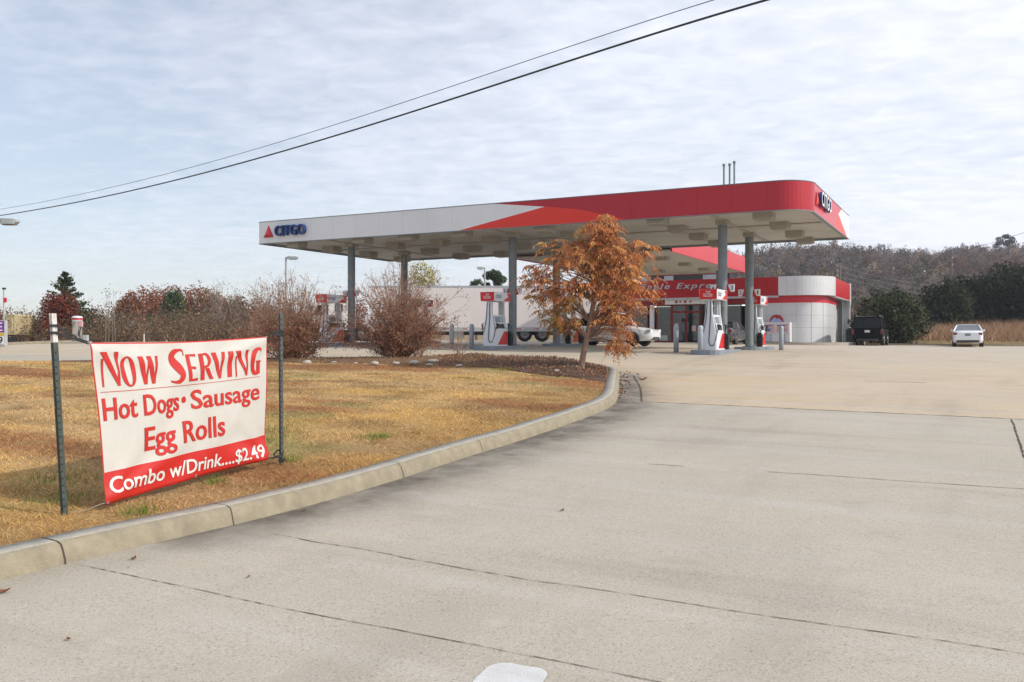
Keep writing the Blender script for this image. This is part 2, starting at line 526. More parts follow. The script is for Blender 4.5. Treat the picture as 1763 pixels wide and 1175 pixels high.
KB = [(-22, -3.5), (-14, -1.6), (-8.5, .4), (-5.6, 2.2), (-4.2, 3.9), (-3.5, 5.15), (-3.22, 5.68), (-2.98, 6.12), (-2.62, 6.72), (-2.19, 7.36), (-1.5, 8.6), (-.42, 10.9), (.14, 11.95), (.67, 13.1), (1.04, 13.92), (1.44, 14.85), (1.8, 15.85),
      (2.04, 17.1), (2.19, 18.3), (2.57, 21.3), (2.78, 22.9), (2.76, 23.7), (2.35, 24.7), (1.55, 26.0), (.4, 27.6), (-.8, 28.35), (-3, 28.6), (-7, 28.6), (-12, 28.3), (-20, 28.0), (-33, 27.4)]
KB = smoothline(KB, 2)
KBr = resample(KB, .12)
def inward(pts, d):
    tn = np.gradient(pts, axis=0); tn /= np.linalg.norm(tn, axis=1)[:, None]
    return pts + np.stack([-tn[:, 1], tn[:, 0]], 1) * d
def kerb():
    prof = [(0, -.03), (.012, .03), (.035, .10), (.055, .128), (.09, .147), (.12, .15), (.27, .152), (.275, -.1)]
    jit = .004 * (vnoise(np.arange(len(KBr)) * .15, np.zeros(len(KBr))) - .5)
    rows = []
    for d, z in prof:
        q = inward(KBr, d); zb = G(KBr[:, 0], KBr[:, 1])
        rows.append(np.stack([q[:, 0], q[:, 1], zb + z + jit], 1))
    R = np.stack(rows, 1)
    # tooled joints every ~3 m: a narrow dip in the section
    L = np.arange(len(KBr)) * .12
    mb = MB(); n = R.shape[1]
    V = R.reshape(-1, 3)
    mb.add(V, [(i * n + k, i * n + k + 1, (i + 1) * n + k + 1, (i + 1) * n + k) for i in range(len(KBr) - 1) for k in range(n - 1)], 0, True)
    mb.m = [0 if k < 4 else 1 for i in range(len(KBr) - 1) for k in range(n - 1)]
    o = mb.build('kerb', [KERBM, KERBT]); tag(o, kind='structure')
    # cracks across the kerb
    mb = MB()
    for px, py in ((128, 972), (414, 908), (692, 822), (831, 779), (1064, 680)):
        hx, hy = hit(px, py)
        i = int(np.argmin(np.hypot(KBr[:, 0] - hx, KBr[:, 1] - hy)))
        w = .007 if px not in (128,) else .011
        tn = KBr[i + 1] - KBr[i - 1]; tn /= np.linalg.norm(tn)
        loopL = []; loopR = []
        for k in range(7):
            p = R[i, k].copy(); 
            nrm = np.array([tn[1], -tn[0], 0]) * (.004 if k < 4 else 0) + np.array([0, 0, .004])
            jj = rng.normal(0, .006)
            loopL.append(p + nrm + np.array([tn[0], tn[1], 0]) * (jj - w / 2)); loopR.append(p + nrm + np.array([tn[0], tn[1], 0]) * (jj + w / 2))
        for k in range(6): mb.add([loopL[k], loopR[k], loopR[k + 1], loopL[k + 1]], [(0, 1, 2, 3)])
    o = mb.build('kerb_joint', JOINT); tag(o, kind='structure')
kerb()

def concrete():
    m = bpy.data.materials.new('concrete_slab'); m.use_nodes = True
    n, l = m.node_tree.nodes, m.node_tree.links
    b = n['Principled BSDF']; b.inputs['Roughness'].default_value = .88; b.inputs['Specular IOR Level'].default_value = .3
    g = n.new('ShaderNodeNewGeometry')
    def M_(op, a, c=None, clamp=False):
        q = n.new('ShaderNodeMath'); q.operation = op; q.use_clamp = clamp
        for i, v in enumerate((a, c)):
            if v is None: continue
            if isinstance(v, (int, float)): q.inputs[i].default_value = v
            else: l.new(v, q.inputs[i])
        return q.outputs[0]
    def noise(scale, det, rough, vec=None):
        q = n.new('ShaderNodeTexNoise'); q.inputs['Scale'].default_value = scale; q.inputs['Detail'].default_value = det; q.inputs['Roughness'].default_value = rough
        l.new(vec if vec is not None else g.outputs['Position'], q.inputs['Vector']); return q.outputs['Fac']
    def rng_(v, a, c, d, e):
        q = n.new('ShaderNodeMapRange'); q.inputs['From Min'].default_value = a; q.inputs['From Max'].default_value = c
        q.inputs['To Min'].default_value = d; q.inputs['To Max'].default_value = e; l.new(v, q.inputs['Value']); return q.outputs[0]
    def mix(f_, a, c, mode='MIX'):
        q = n.new('ShaderNodeMixRGB'); q.blend_type = mode
        for i, v in enumerate((f_, a, c)):
            if isinstance(v, (int, float)): q.inputs[i].default_value = v
            elif isinstance(v, tuple): q.inputs[i].default_value = (*v, 1)
            else: l.new(v, q.inputs[i])
        return q.outputs[0]
    rot = n.new('ShaderNodeMapping'); rot.inputs['Rotation'].default_value = (0, 0, A27); l.new(g.outputs['Position'], rot.inputs[0])
    sx = n.new('ShaderNodeSeparateXYZ'); l.new(rot.outputs[0], sx.inputs[0])
    t_, s_ = sx.outputs[0], sx.outputs[1]
    st = n.new('ShaderNodeMapping'); st.inputs['Scale'].default_value = (.22, 1.9, 1); l.new(rot.outputs[0], st.inputs[0])
    grey = tuple(lin(184, 177, 161)); beige = tuple(lin(204, 181, 146)); pale = tuple(lin(196, 187, 170))
    fa = M_('MULTIPLY', M_('GREATER_THAN', s_, 15.77), M_('GREATER_THAN', M_('ADD', t_, M_('MULTIPLY', M_('SUBTRACT', s_, 15.77), .366)), -5.5))
    far = M_('GREATER_THAN', s_, 21.9)
    fa = M_('MAXIMUM', fa, far)
    lo = rng_(noise(.18, 3, .5), .35, .65, 0, 1)
    bz = mix(rng_(s_, 22, 34, 0, .8), beige, pale)
    bz = mix(M_('MULTIPLY', lo, .5), bz, pale)
    c = mix(fa, grey, bz)
    c = mix(.55, c, rng_(noise(.55, 5, .6), .3, .7, .84, 1.12), 'MULTIPLY')
    # pale worn streaks along the slab
    c = mix(rng_(noise(1.0, 6, .62, st.outputs[0]), .50, .70, 0, .5), c, tuple(lin(196, 192, 186)))
    c = mix(rng_(noise(.8, 5, .6, st.outputs[0]), .28, .45, .34, 0), c, tuple(lin(136, 126, 110)))
    # aggregate: dark and light stones
    agg = noise(70, 2, .7)
    agg2 = noise(24, 3, .65)
    c = mix(rng_(agg, .59, .66, 0, .62), c, tuple(lin(84, 78, 74)))
    c = mix(rng_(agg, .42, .36, 0, .45), c, tuple(lin(222, 212, 196)))
    c = mix(rng_(agg2, .60, .68, 0, .26), c, tuple(lin(104, 97, 92)))
    c = mix(rng_(agg2, .40, .32, 0, .18), c, tuple(lin(214, 206, 192)))
    c = mix(rng_(noise(150, 2, .6), .3, .7, 0, .5), c, tuple(lin(150, 140, 130)))
    a = n.new('ShaderNodeAttribute'); a.attribute_name = 'Col'
    sp_ = n.new('ShaderNodeSeparateColor'); l.new(a.outputs['Color'], sp_.inputs[0])
    dn = rng_(noise(1.7, 6, .65), .3, .6, .42, 1.0)
    c = mix(M_('MULTIPLY', sp_.outputs[0], dn), c, tuple(lin(78, 72, 66)))
    # tyre paths and blotches
    tp = n.new('ShaderNodeMapping'); tp.inputs['Scale'].default_value = (.55, .10, 1); tp.inputs['Rotation'].default_value = (0, 0, .18); l.new(rot.outputs[0], tp.inputs[0])
    c = mix(rng_(noise(1.6, 4, .55, tp.outputs[0]), .55, .72, 0, .30), c, tuple(lin(138, 130, 118)))
    c = mix(rng_(noise(.9, 7, .7), .56, .74, 0, .34), c, tuple(lin(140, 130, 114)))
    c = mix(rng_(noise(3.2, 5, .7), .60, .75, 0, .25), c, tuple(lin(206, 202, 196)))
    # old oil spots
    vo = n.new('ShaderNodeTexVoronoi'); vo.inputs['Scale'].default_value = .55; vo.inputs['Randomness'].default_value = 1
    l.new(g.outputs['Position'], vo.inputs['Vector'])
    nd = noise(6, 3, .6)
    sp2 = M_('ADD', vo.outputs['Distance'], M_('MULTIPLY', nd, .05))
    c = mix(rng_(sp2, .045, .075, .5, 0), c, tuple(lin(108, 98, 90)))
    l.new(c, b.inputs['Base Color'])
    bp = n.new('ShaderNodeBump'); bp.inputs['Strength'].default_value = .35; bp.inputs['Distance'].default_value = .006
    l.new(agg, bp.inputs['Height']); l.new(bp.outputs[0], b.inputs['Normal'])
    return m
CONC = concrete()
PAVE = [xy(*p) for p in ((60, -16), (60, 68.5), (-7.6, 68.5), (-7.6, 76), (-30, 80), (-36, 62))] + [(-3, 78), (-12, 62), (-24.0, 49.5), (-26.8, 46.5), (-24.5, 42.3), (-21.6, 37), (-21.5, 33), (-25, 29), (-60, 25), (-60, -25), (40, -40)]
def pavement():
    pts = []
    for lo, hi, st in ((-8, 24, .35), (24, 80, 1.2)):
        y = np.arange(lo, hi, st); x = np.arange(-14 if st < 1 else -60, 14 if st < 1 else 75, st)
        X, Y = np.meshgrid(x, y); pts.append(np.stack([X.ravel(), Y.ravel()], 1))
    X, Y = np.meshgrid(np.concatenate([np.arange(-58, -14, 2), np.arange(15, 60, 2)]), np.arange(-20, 24, 2)); pts.append(np.stack([X.ravel(), Y.ravel()], 1))
    pts = np.concatenate(pts) + rng.normal(0, .002, (sum(len(p) for p in pts), 2))
    dd = polydist(pts[:, 0], pts[:, 1], PAVE + [PAVE[0]])
    pts = pts[inpoly(pts[:, 0], pts[:, 1], PAVE) & (dd > .3)]
    mid = KBr[(KBr[:, 0] > -4) & (KBr[:, 1] < 27)]
    def colf(x, y):
        d = polydist(x, y, resample(mid, .5).tolist())
        w = np.where(y < 6.4, .5, np.where(y > 20, 1, 1.0)) * np.interp(y, [5, 6.2, 7.5, 14, 19, 22, 24], [.35, .5, 1, 1, .9, .7, .2])
        k = np.exp(-(d / (.26 + .42 * np.interp(y, [5, 8, 14, 20], [.3, .7, 1.3, .9]))) ** 2) * w
        return np.stack([np.clip(k * 1.15, 0, .92), k * 0, k * 0], 1)
    o = cdt_mesh('pavement', PAVE, pts.tolist(), lambda x, y: G(x, y), CONC, colf=colf)
    tag(o, kind='structure')
pavement()

def ground_strip(mb, path, w, dz=.004, jit=.012, step=.1, gap=.0, wj=.5):
    P = resample(path, step); n = len(P)
    tn = np.gradient(P, axis=0); tn /= np.linalg.norm(tn, axis=1)[:, None]; nr = np.stack([-tn[:, 1], tn[:, 0]], 1)
    off = (fbm(np.arange(n) * step * 2.1 + path[0][0] * 7, np.full(n, path[0][1] * 3.), 3) - .5) * jit * 4
    ww = w * (1 + wj * (rng.random(n) - .5) * 2)
    a = P + nr * (off + ww / 2)[:, None]; b = P + nr * (off - ww / 2)[:, None]
    za = G(a[:, 0], a[:, 1]) + dz; zb = G(b[:, 0], b[:, 1]) + dz
    for i in range(n - 1):
        if gap and vnoise(i * step * 1.3 + path[0][0] * 5, path[0][1]) < gap: continue
        mb.add([(a[i, 0], a[i, 1], za[i]), (b[i, 0], b[i, 1], zb[i]), (b[i + 1, 0], b[i + 1, 1], zb[i + 1]), (a[i + 1, 0], a[i + 1, 1], za[i + 1])], [(0, 1, 2, 3)])
mb = MB()
ground_strip(mb, [xy(-5.5, 15.77), xy(40, 15.85)], .028, jit=.014)
ground_strip(mb, [xy(.47, 15.7), xy(.5, 10.4), xy(.55, 4)], .022, jit=.008)
ground_strip(mb, [xy(-5.5, 15.75), xy(-6.3, 18), xy(-7.6, 21.2)], .035, jit=.012)
ground_strip(mb, [xy(-7.6, 21.2), xy(-7.9, 21.5), xy(-7.75, 21.95)], .03, jit=.01)
ground_strip(mb, [xy(-4.85, 5.33), xy(-3.6, 5.22), xy(-2.6, 5.15), xy(6, 5.2)], .0065, jit=.018, gap=.06, step=.05, wj=.8)
ground_strip(mb, [xy(-5.38, 4.0), xy(-3.6, 3.95), xy(6, 3.98)], .0055, jit=.006, gap=.05, step=.05, wj=.8)
ground_strip(mb, [xy(4, 50), xy(30, 47)], .05, jit=.02)
o = mb.build('pavement_joint', JOINT); tag(o, kind='structure')
mb = MB()
ground_strip(mb, [xy(-5.1, 9.55), xy(-2, 9.8), xy(9, 10.5)], .012, jit=.01, gap=.42)
ground_strip(mb, [xy(-7.6, 21.9), xy(20, 22.0)], .03, jit=.01, gap=.55)
ground_strip(mb, [xy(-6.1, 17.1), xy(-5.6, 17.0)], .02, jit=.01)
o = mb.build('fine_pavement_joint', JOINTL); tag(o, kind='structure')

# painted mark at the lower edge of the picture
def paint_mark():
    c = [hit(*p) for p in ((795, 1200), (818, 1172), (838, 1152), (850, 1147), (864, 1145), (880, 1145.5), (905, 1149), (930, 1154), (940, 1158), (943, 1163), (938, 1172), (925, 1195))]
    mb = MB(); mb.add([(x, y, float(G(x, y)) + .004) for x, y in c], [tuple(range(len(c)))])
    o = mb.build('road_marking', PAINT); tag(o, kind='structure')
paint_mark()

# lawn island
LB = inward(KBr, .26)
LAWN = resample(LB, .5).tolist()
LAWN = [tuple(p) for p in LAWN]
LAWNF = [p for p in LAWN if p[1] < 17]
# one extra corner closes the island on the far left, outside the frame
def lawn_z(x, y):
    x = np.asarray(x, float); y = np.asarray(y, float)
    d = polydist(x, y, LAWN)
    return G(x, y) + .135 + .06 * sst(0, 4, d) + .05 * (fbm(x * .7, y * .7, 3) - .5) * sst(0, 1, d) + .035 * (fbm(x * 3.1, y * 3.1, 3) - .5) * sst(0, .5, d)
def patch(x, y):
    gold, rust, tan, green = lin(202, 167, 106), lin(168, 124, 84), lin(192, 162, 116), lin(154, 148, 98)
    gold, rust, tan, green = gold * 1.1, rust * 1.08, tan * 1.12, green * 1.05
    t, s = ts(np.asarray(x, float), np.asarray(y, float))
    a = fbm(t * .30 + 3, s * .75, 4); b = fbm(t * .55 + 40, s * 1.2 + 9, 4); c = fbm(t * .4 + 80, s * .8 + 50, 3)
    w1 = sst(.50, .62, a)[..., None]; w2 = sst(.60, .72, b)[..., None] * .75; w3 = sst(.40, .7, c)[..., None]
    k = gold * w3 + tan * (1 - w3)
    k = k * (1 - w1) + rust * w1
    k = k * (1 - w2) + green * w2
    m1 = fbm(t * 1.1 + 11, s * 2.6 + 5, 4); m2 = fbm(np.asarray(x) * 5 + 3, np.asarray(y) * 5, 3)
    dk = (sst(.52, .70, m1) * .42 + sst(.50, .75, m2) * .30)[..., None]
    k = k * (1 - dk) + lin(118, 88, 58) * dk
    near = sst(2.2, .2, polydist(np.asarray(x), np.asarray(y), LAWNF))[..., None] * .38
    return k * (1 - near) + lin(146, 108, 72) * near
def lawn():
    xs = np.arange(-14, 3.2, .3); ys = np.arange(3, 29, .3)
    X, Y = np.meshgrid(xs, ys); X2, Y2 = np.meshgrid(np.arange(-33, -14, 1.5), np.arange(-3, 28, 1.5))
    P = np.concatenate([np.stack([X.ravel(), Y.ravel()], 1), np.stack([X2.ravel(), Y2.ravel()], 1)])
    P += rng.normal(0, .04, P.shape)
    P = P[inpoly(P[:, 0], P[:, 1], LAWN) & (polydist(P[:, 0], P[:, 1], LAWN + [LAWN[0]]) > .14)]
    o = cdt_mesh('lawn', LAWN, P.tolist(), lawn_z, EARTH, colf=lambda x, y: patch(x, y) * .72)
    tag(o, kind='structure')
lawn()

# mulch bed along the back of the island
front = [hit(px, py, .2) for px, py in ((1046, 653), (1015, 650), (985, 646), (950, 645), (915, 641), (870, 636), (830, 632), (790, 631), (740, 629), (700, 627.5), (640, 626.5), (590, 625.5), (540, 625), (490, 623.5), (430, 622.5))]
front = smoothline(front, 1)
BED = [tuple(p) for p in front] + [(-14, 27.2), (-14, 27.9)]
back = inward(KBr, .30); back = back[(back[:, 1] > 20.5) & (back[:, 0] > -13.5)]
BED += [tuple(p) for p in resample(back, .5)[::-1]]
def bed_z(x, y):
    d = polydist(x, y, BED + [BED[0]])
    return lawn_z(x, y) + .012 + sst(0, .9, d) * (.05 + .17 * sst(-5, .2, x) * fbm(x * .9, y * .9, 3) + .05 * (fbm(x * 3, y * 3, 2) - .5))
def bed():
    X, Y = np.meshgrid(np.arange(-14, 3, .16), np.arange(20, 28.6, .16))
    P = np.stack([X.ravel(), Y.ravel()], 1) + rng.normal(0, .03, (X.size, 2))
    P = P[inpoly(P[:, 0], P[:, 1], BED)]; P = P[polydist(P[:, 0], P[:, 1], BED + [BED[0]]) > .08]
    def colf(x, y):
        k = fbm(x * 2, y * 2, 3)[:, None]
        q = sst(-1.5, .3, x)[:, None]
        base = lin(116, 92, 68) * (1 - q) + lin(94, 74, 64) * q
        return base * (.7 + .6 * k)
    o = cdt_mesh('mulch_bed', BED, P.tolist(), bed_z, EARTH, colf=colf)
    tag(o, kind='structure')
bed()
def litter():
    n = 22000
    x = rng.uniform(-13, 2.8, n); y = rng.uniform(20, 28.5, n)
    x[:13000] = rng.uniform(-2, 2.8, 13000)
    k = inpoly(x, y, BED); x, y = x[k], y[k]
    P = np.stack([x, y, bed_z(x, y) + rng.uniform(.005, .05, len(x))], 1)
    pal = [lin(134, 78, 54), lin(150, 98, 68), lin(112, 84, 70), lin(160, 148, 140), lin(104, 90, 82), lin(170, 134, 98), lin(150, 128, 92)]
    Q = leaf_quads(P, rng.uniform(.02, .075, len(P)), .45)
    o = quads('leaf_litter', Q, pick(pal, len(P)), LEAF)
    tag(o, 'brown fallen leaves and bark mulch covering the planting bed', 'leaf litter', kind='stuff')
litter()

def blades(name, x, y, z, h, w, col, m, lean=.6):
    n = len(x); an = rng.uniform(0, 2 * np.pi, n); dx, dy = np.cos(an), np.sin(an)
    B = np.stack([x, y, z], 1)
    le = rng.normal(0, lean, (n, 2)) * h[:, None]
    T = B + np.stack([le[:, 0], le[:, 1], h], 1)
    W = np.stack([dx * w, dy * w, 0 * w], 1)
    V = np.stack([B - W * .5, B + W * .5, T], 1)
    return quads(name, V, col, m, nv=3)
def grass():
    X = []; Y = []
    for (x0, x1, y0, y1, n) in ((-6, 0, 5, 10, 78000), (-8, 1, 10, 15, 62000), (-12, 2, 15, 21, 52000), (-17, 2.8, 21, 28.4, 46000)):
        X.append(rng.uniform(x0, x1, n)); Y.append(rng.uniform(y0, y1, n))
    x = np.concatenate(X); y = np.concatenate(Y)
    k = inpoly(x, y, LAWN) & ~inpoly(x, y, BED) & (np.abs(x + .2) < y * .64)
    x, y = x[k], y[k]
    # let a fringe lap over the back of the kerb
    z = lawn_z(x, y) - .004
    h = rng.uniform(.012, .036, len(x)) * (.4 + 1.5 * fbm(x * 2.3, y * 2.3, 3)); w = rng.uniform(.004, .009, len(x)) * np.interp(y, [5, 12, 28], [.8, 1.5, 2.8])
    c = patch(x + rng.normal(0, .12, len(x)), y + rng.normal(0, .12, len(x))) * rng.uniform(.75, 1.65, (len(x), 1))
    o = blades('grass', x, y, z, h, w, np.clip(c, 0, 1), GRASS, 1.6)
    tag(o, 'short dormant golden brown grass covering the lawn island', 'grass', kind='stuff')
    # fresh green weeds
    xs = []; ys = []
    for px, py, r in ((368, 830, .05), (640, 755, .10), (660, 752, .06), (480, 740, .25), (470, 760, .2), (100, 830, .2), (115, 860, .15), (500, 790, .06), (865, 640, .15), (240, 880, .08), (425, 760, .2)):
        cx, cy = hit(px, py, .16); nn = int(60 + 700 * r)
        xs.append(cx + rng.normal(0, r, nn)); ys.append(cy + rng.normal(0, r * 1.3, nn))
    x = np.concatenate(xs); y = np.concatenate(ys); k = inpoly(x, y, LAWN); x, y = x[k], y[k]
    o = blades('green_weeds', x, y, lawn_z(x, y), rng.uniform(.04, .11, len(x)), rng.uniform(.005, .009, len(x)), pick([lin(120, 136, 62), lin(100, 122, 54), lin(150, 152, 84)], len(x)), GRASS, .5)
    tag(o, 'scattered green weeds growing up through the brown lawn', 'weeds', kind='stuff')
grass()

# ------------------------------------------------------------------ canopy
def ceil_mat():
    m = bpy.data.materials.new('soffit_panel'); m.use_nodes = True
    n, l = m.node_tree.nodes, m.node_tree.links
    b = n['Principled BSDF']; b.inputs['Roughness'].default_value = .6
    t = n.new('ShaderNodeTexCoord')
    w = n.new('ShaderNodeTexWave'); w.bands_direction = 'Y'; w.inputs['Scale'].default_value = 1.05; w.inputs['Distortion'].default_value = 0
    l.new(t.outputs['Object'], w.inputs['Vector'])
    r = n.new('ShaderNodeMapRange'); r.inputs['From Max'].default_value = .12; r.inputs['To Min'].default_value = .72; r.inputs['To Max'].default_value = 1
    l.new(w.outputs['Fac'], r.inputs['Value'])
    nz = n.new('ShaderNodeTexNoise'); nz.inputs['Scale'].default_value = .6; nz.inputs['Detail'].default_value = 6
    l.new(t.outputs['Object'], nz.inputs['Vector'])
    r2 = n.new('ShaderNodeMapRange'); r2.inputs['From Min'].default_value = .3; r2.inputs['From Max'].default_value = .7; r2.inputs['To Min'].default_value = .86; r2.inputs['To Max'].default_value = 1.06
    l.new(nz.outputs['Fac'], r2.inputs['Value'])
    mu = n.new('ShaderNodeMath'); mu.operation = 'MULTIPLY'; l.new(r.outputs[0], mu.inputs[0]); l.new(r2.outputs[0], mu.inputs[1])
    mx = n.new('ShaderNodeMixRGB'); mx.blend_type = 'MULTIPLY'; mx.inputs[0].default_value = 1; mx.inputs[1].default_value = (*lin(186, 183, 176), 1)
    l.new(mu.outputs[0], mx.inputs[2]); l.new(mx.outputs[0], b.inputs['Base Color'])
    return m
CEIL = ceil_mat()
T0, T1, S0, S1, ZB, ZT = -29.22, -4.95, 31.0, 41.3, 6.0, 6.97
RC = 1.1
canopy = thing('canopy', 'large flat red and white fuel canopy on six grey poles', 'canopy', (0, 0, 0), -A27)
# backing ring and roof deck
mb = MB()
mb.box(T0 + .03, T1 - RC, S0 + .03, S0 + .20, ZB + .02, ZT - .02)
mb.box(T0 + .03, T0 + .20, S0 + .21, S1 - .03, ZB + .02, ZT - .02)
mb.box(T0 + .03, T1 - .03, S1 - .20, S1 - .028, ZB + .02, ZT - .021)
mb.box(T1 - .20, T1 - .03, S0 + RC, S1 - .21, ZB + .02, ZT - .02)
mb.build('fascia_frame', STEEL, canopy)
def corner(r, z, n=12):
    return [(T1 - RC + r * math.sin(k * math.pi / 2 / n), S0 + RC - r * math.cos(k * math.pi / 2 / n), z) for k in range(n + 1)]
mb = MB()
pl = [(T0 + .05, S0 + .05), (T1 - RC, S0 + .05)] + [(p[0], p[1]) for p in corner(RC - .05, 0)][1:] + [(T1 - .05, S1 - .05), (T0 + .05, S1 - .05)]
mb.prism(pl, (0, 0, ZB + .05), (1, 0, 0), (0, 1, 0), (0, 0, 1), .04)
mb.build('ceiling', CEIL, canopy)
mb = MB(); mb.prism(pl, (0, 0, ZT - .35), (1, 0, 0), (0, 1, 0), (0, 0, 1), .05); mb.build('roof_deck', LTGREY, canopy)
FO, FX, FZ, FN = (0, S0, 0), (1, 0, 0), (0, 0, 1), (0, 1, 0)
def facepoly(name, poly, m, o, ex, en):
    mb = MB(); mb.prism(poly, o, ex, (0, 0, 1), en, .018); return mb.build(name, m, canopy)
tip = (-14.72, 6.70)
xo1, xob, xor = -18.55, (-14.55, 6.685), -11.4
wl_ = [(T0, ZB), (xo1, ZB), tip, (-16.95, ZT), (T0, ZT)]
SEAMW = mat('white_seam', lin(206, 207, 210), .5); SEAMR = mat('red_seam', lin(150, 22, 37), .5)
def seams(mb, x, hi):
    while x < hi: mb.box(x - .008, x + .008, S0 - .004, S0 - .0005, ZB + .01, ZT - .01, 1); x += 1.22
mb = MB(); mb.prism(wl_, FO, FX, (0, 0, 1), FN, .018); seams(mb, T0 + .6, -18.7); mb.build('white_fascia', [WHITE, SEAMW], canopy)
facepoly('orange_fascia', [(xo1, ZB), (xor, ZB), (-13.2, 6.48), xob, tip], ORANGE, FO, FX, FN)
mb = MB()
mb.prism([(-16.95, ZT), tip, xob, (-13.2, 6.48), (xor, ZB), (T1 - RC, ZB), (T1 - RC, ZT)], FO, FX, (0, 0, 1), FN, .018)
a = corner(RC, ZB); b_ = corner(RC, ZT); a2 = corner(RC - .02, ZB); b2 = corner(RC - .02, ZT)
mb.loft([[a[i], b_[i], b2[i], a2[i]] for i in range(len(a))], True, True, 0, False)
for p in mb.s: pass
seams(mb, -11.2, T1 - RC - .05)
red_f = mb.build('red_fascia', [DKRED, SEAMR], canopy)
# right end
RO, RX, RN = (T1, 0, 0), (0, 1, 0), (-1, 0, 0)
facepoly('red_fascia', [(S0 + RC, ZB), (37.0, ZB), (37.5, 6.45), (38.0, 6.66), (38.9, ZT), (S0 + RC, ZT)], RED, RO, RX, RN)
facepoly('orange_fascia', [(37.0, ZB), (40.7, ZB), (38.0, 6.66), (37.5, 6.45)], ORANGE, RO, RX, RN)
facepoly('white_fascia', [(40.7, ZB), (S1, ZB), (S1, ZT), (38.9, ZT), (38.0, 6.66)], WHITE, RO, RX, RN)
# left and back
facepoly('white_fascia', [(S0 + .02, ZB), (S1, ZB), (S1, ZT), (S0 + .02, ZT)], WHITE, (T0, 0, 0), (0, 1, 0), (1, 0, 0))
facepoly('white_fascia', [(T0 + .02, ZB), (T1 - .02, ZB), (T1 - .02, ZT), (T0 + .02, ZT)], WHITE, (0, S1, 0), (1, 0, 0), (0, -1, 0))
# trims
mb = MB()
for z0, z1, e in ((ZB - .035, ZB - .002, .012), (ZT + .002, ZT + .03, .012)):
    mb.box(T0 - e, T1 - RC, S0 - e, S0 + .05, z0, z1)
    mb.box(T0 - e, T0 + .05, S0 + .052, S1 - .052, z0, z1)
    mb.box(T0 - e, T1 + e, S1 - .05, S1 + e, z0, z1)
    mb.box(T1 - .05, T1 + e, S0 + RC, S1 - .052, z0, z1)
    c1, c2 = corner(RC + e, z0), corner(RC - .05, z0); c3, c4 = corner(RC + e, z1), corner(RC - .05, z1)
    mb.loft([[c1[i], c2[i], c4[i], c3[i]] for i in range(len(c1))])
mb.build('edge_trim', STEEL, canopy)
# fascia letters
def sign_letters(o, ex, en, x0, x1, y0, y1, name, m_face, m_side, depth):
    V, F_ = text2d('CITGO', .022, 0, 1.02, .5)
    V = fit(V, x0, x1, y0, y1); V[:, 2] = (V[:, 2] + .5) * depth
    mb = MB(); mb.add(place(V, o, ex, (0, 0, 1), en), F_)
    for i, f_ in enumerate(mb.f):
        zz_ = [V[j, 2] for j in f_]
        mb.m[i] = 0 if min(zz_) > depth * .99 else 1
    return mb.build(name, [m_face, m_side], canopy)
sign_letters((0, S0 - .03, 0), (1, 0, 0), (0, -1, 0), -28.15, -26.42, 6.27, 6.74, 'sign_letters', BLUE, BLUE, .16)
sign_letters((T1 + .03, 0, 0), (0, 1, 0), (1, 0, 0), 32.75, 35.1, 6.3, 6.82, 'sign_letters', WHITE, BLUE, .11)
for o, ex, en, xc in (((0, S0 - .03, 0), Vector((1, 0, 0)), Vector((0, -1, 0)), -28.63), ((T1 + .03, 0, 0), Vector((0, 1, 0)), Vector((1, 0, 0)), 32.4)):
    mb = MB(); w = .30 if xc < 0 else .2; ht_ = .16 if xc < 0 else .05
    base = Vector(o); cz = Vector((0, 0, 1))
    bl = base + ex * (xc - w) + cz * 6.25; br = base + ex * (xc + w) + cz * 6.25; tp = base + ex * xc + cz * 6.80
    ap = base + ex * xc + cz * 6.40 + en * ht_
    mb.add([bl, br, ap], [(0, 1, 2)], 0); mb.add([br, tp, ap], [(0, 1, 2)], 1); mb.add([tp, bl, ap], [(0, 1, 2)], 2)
    mb.build('triangle_emblem', [RED, DKRED, ORANGE], canopy)
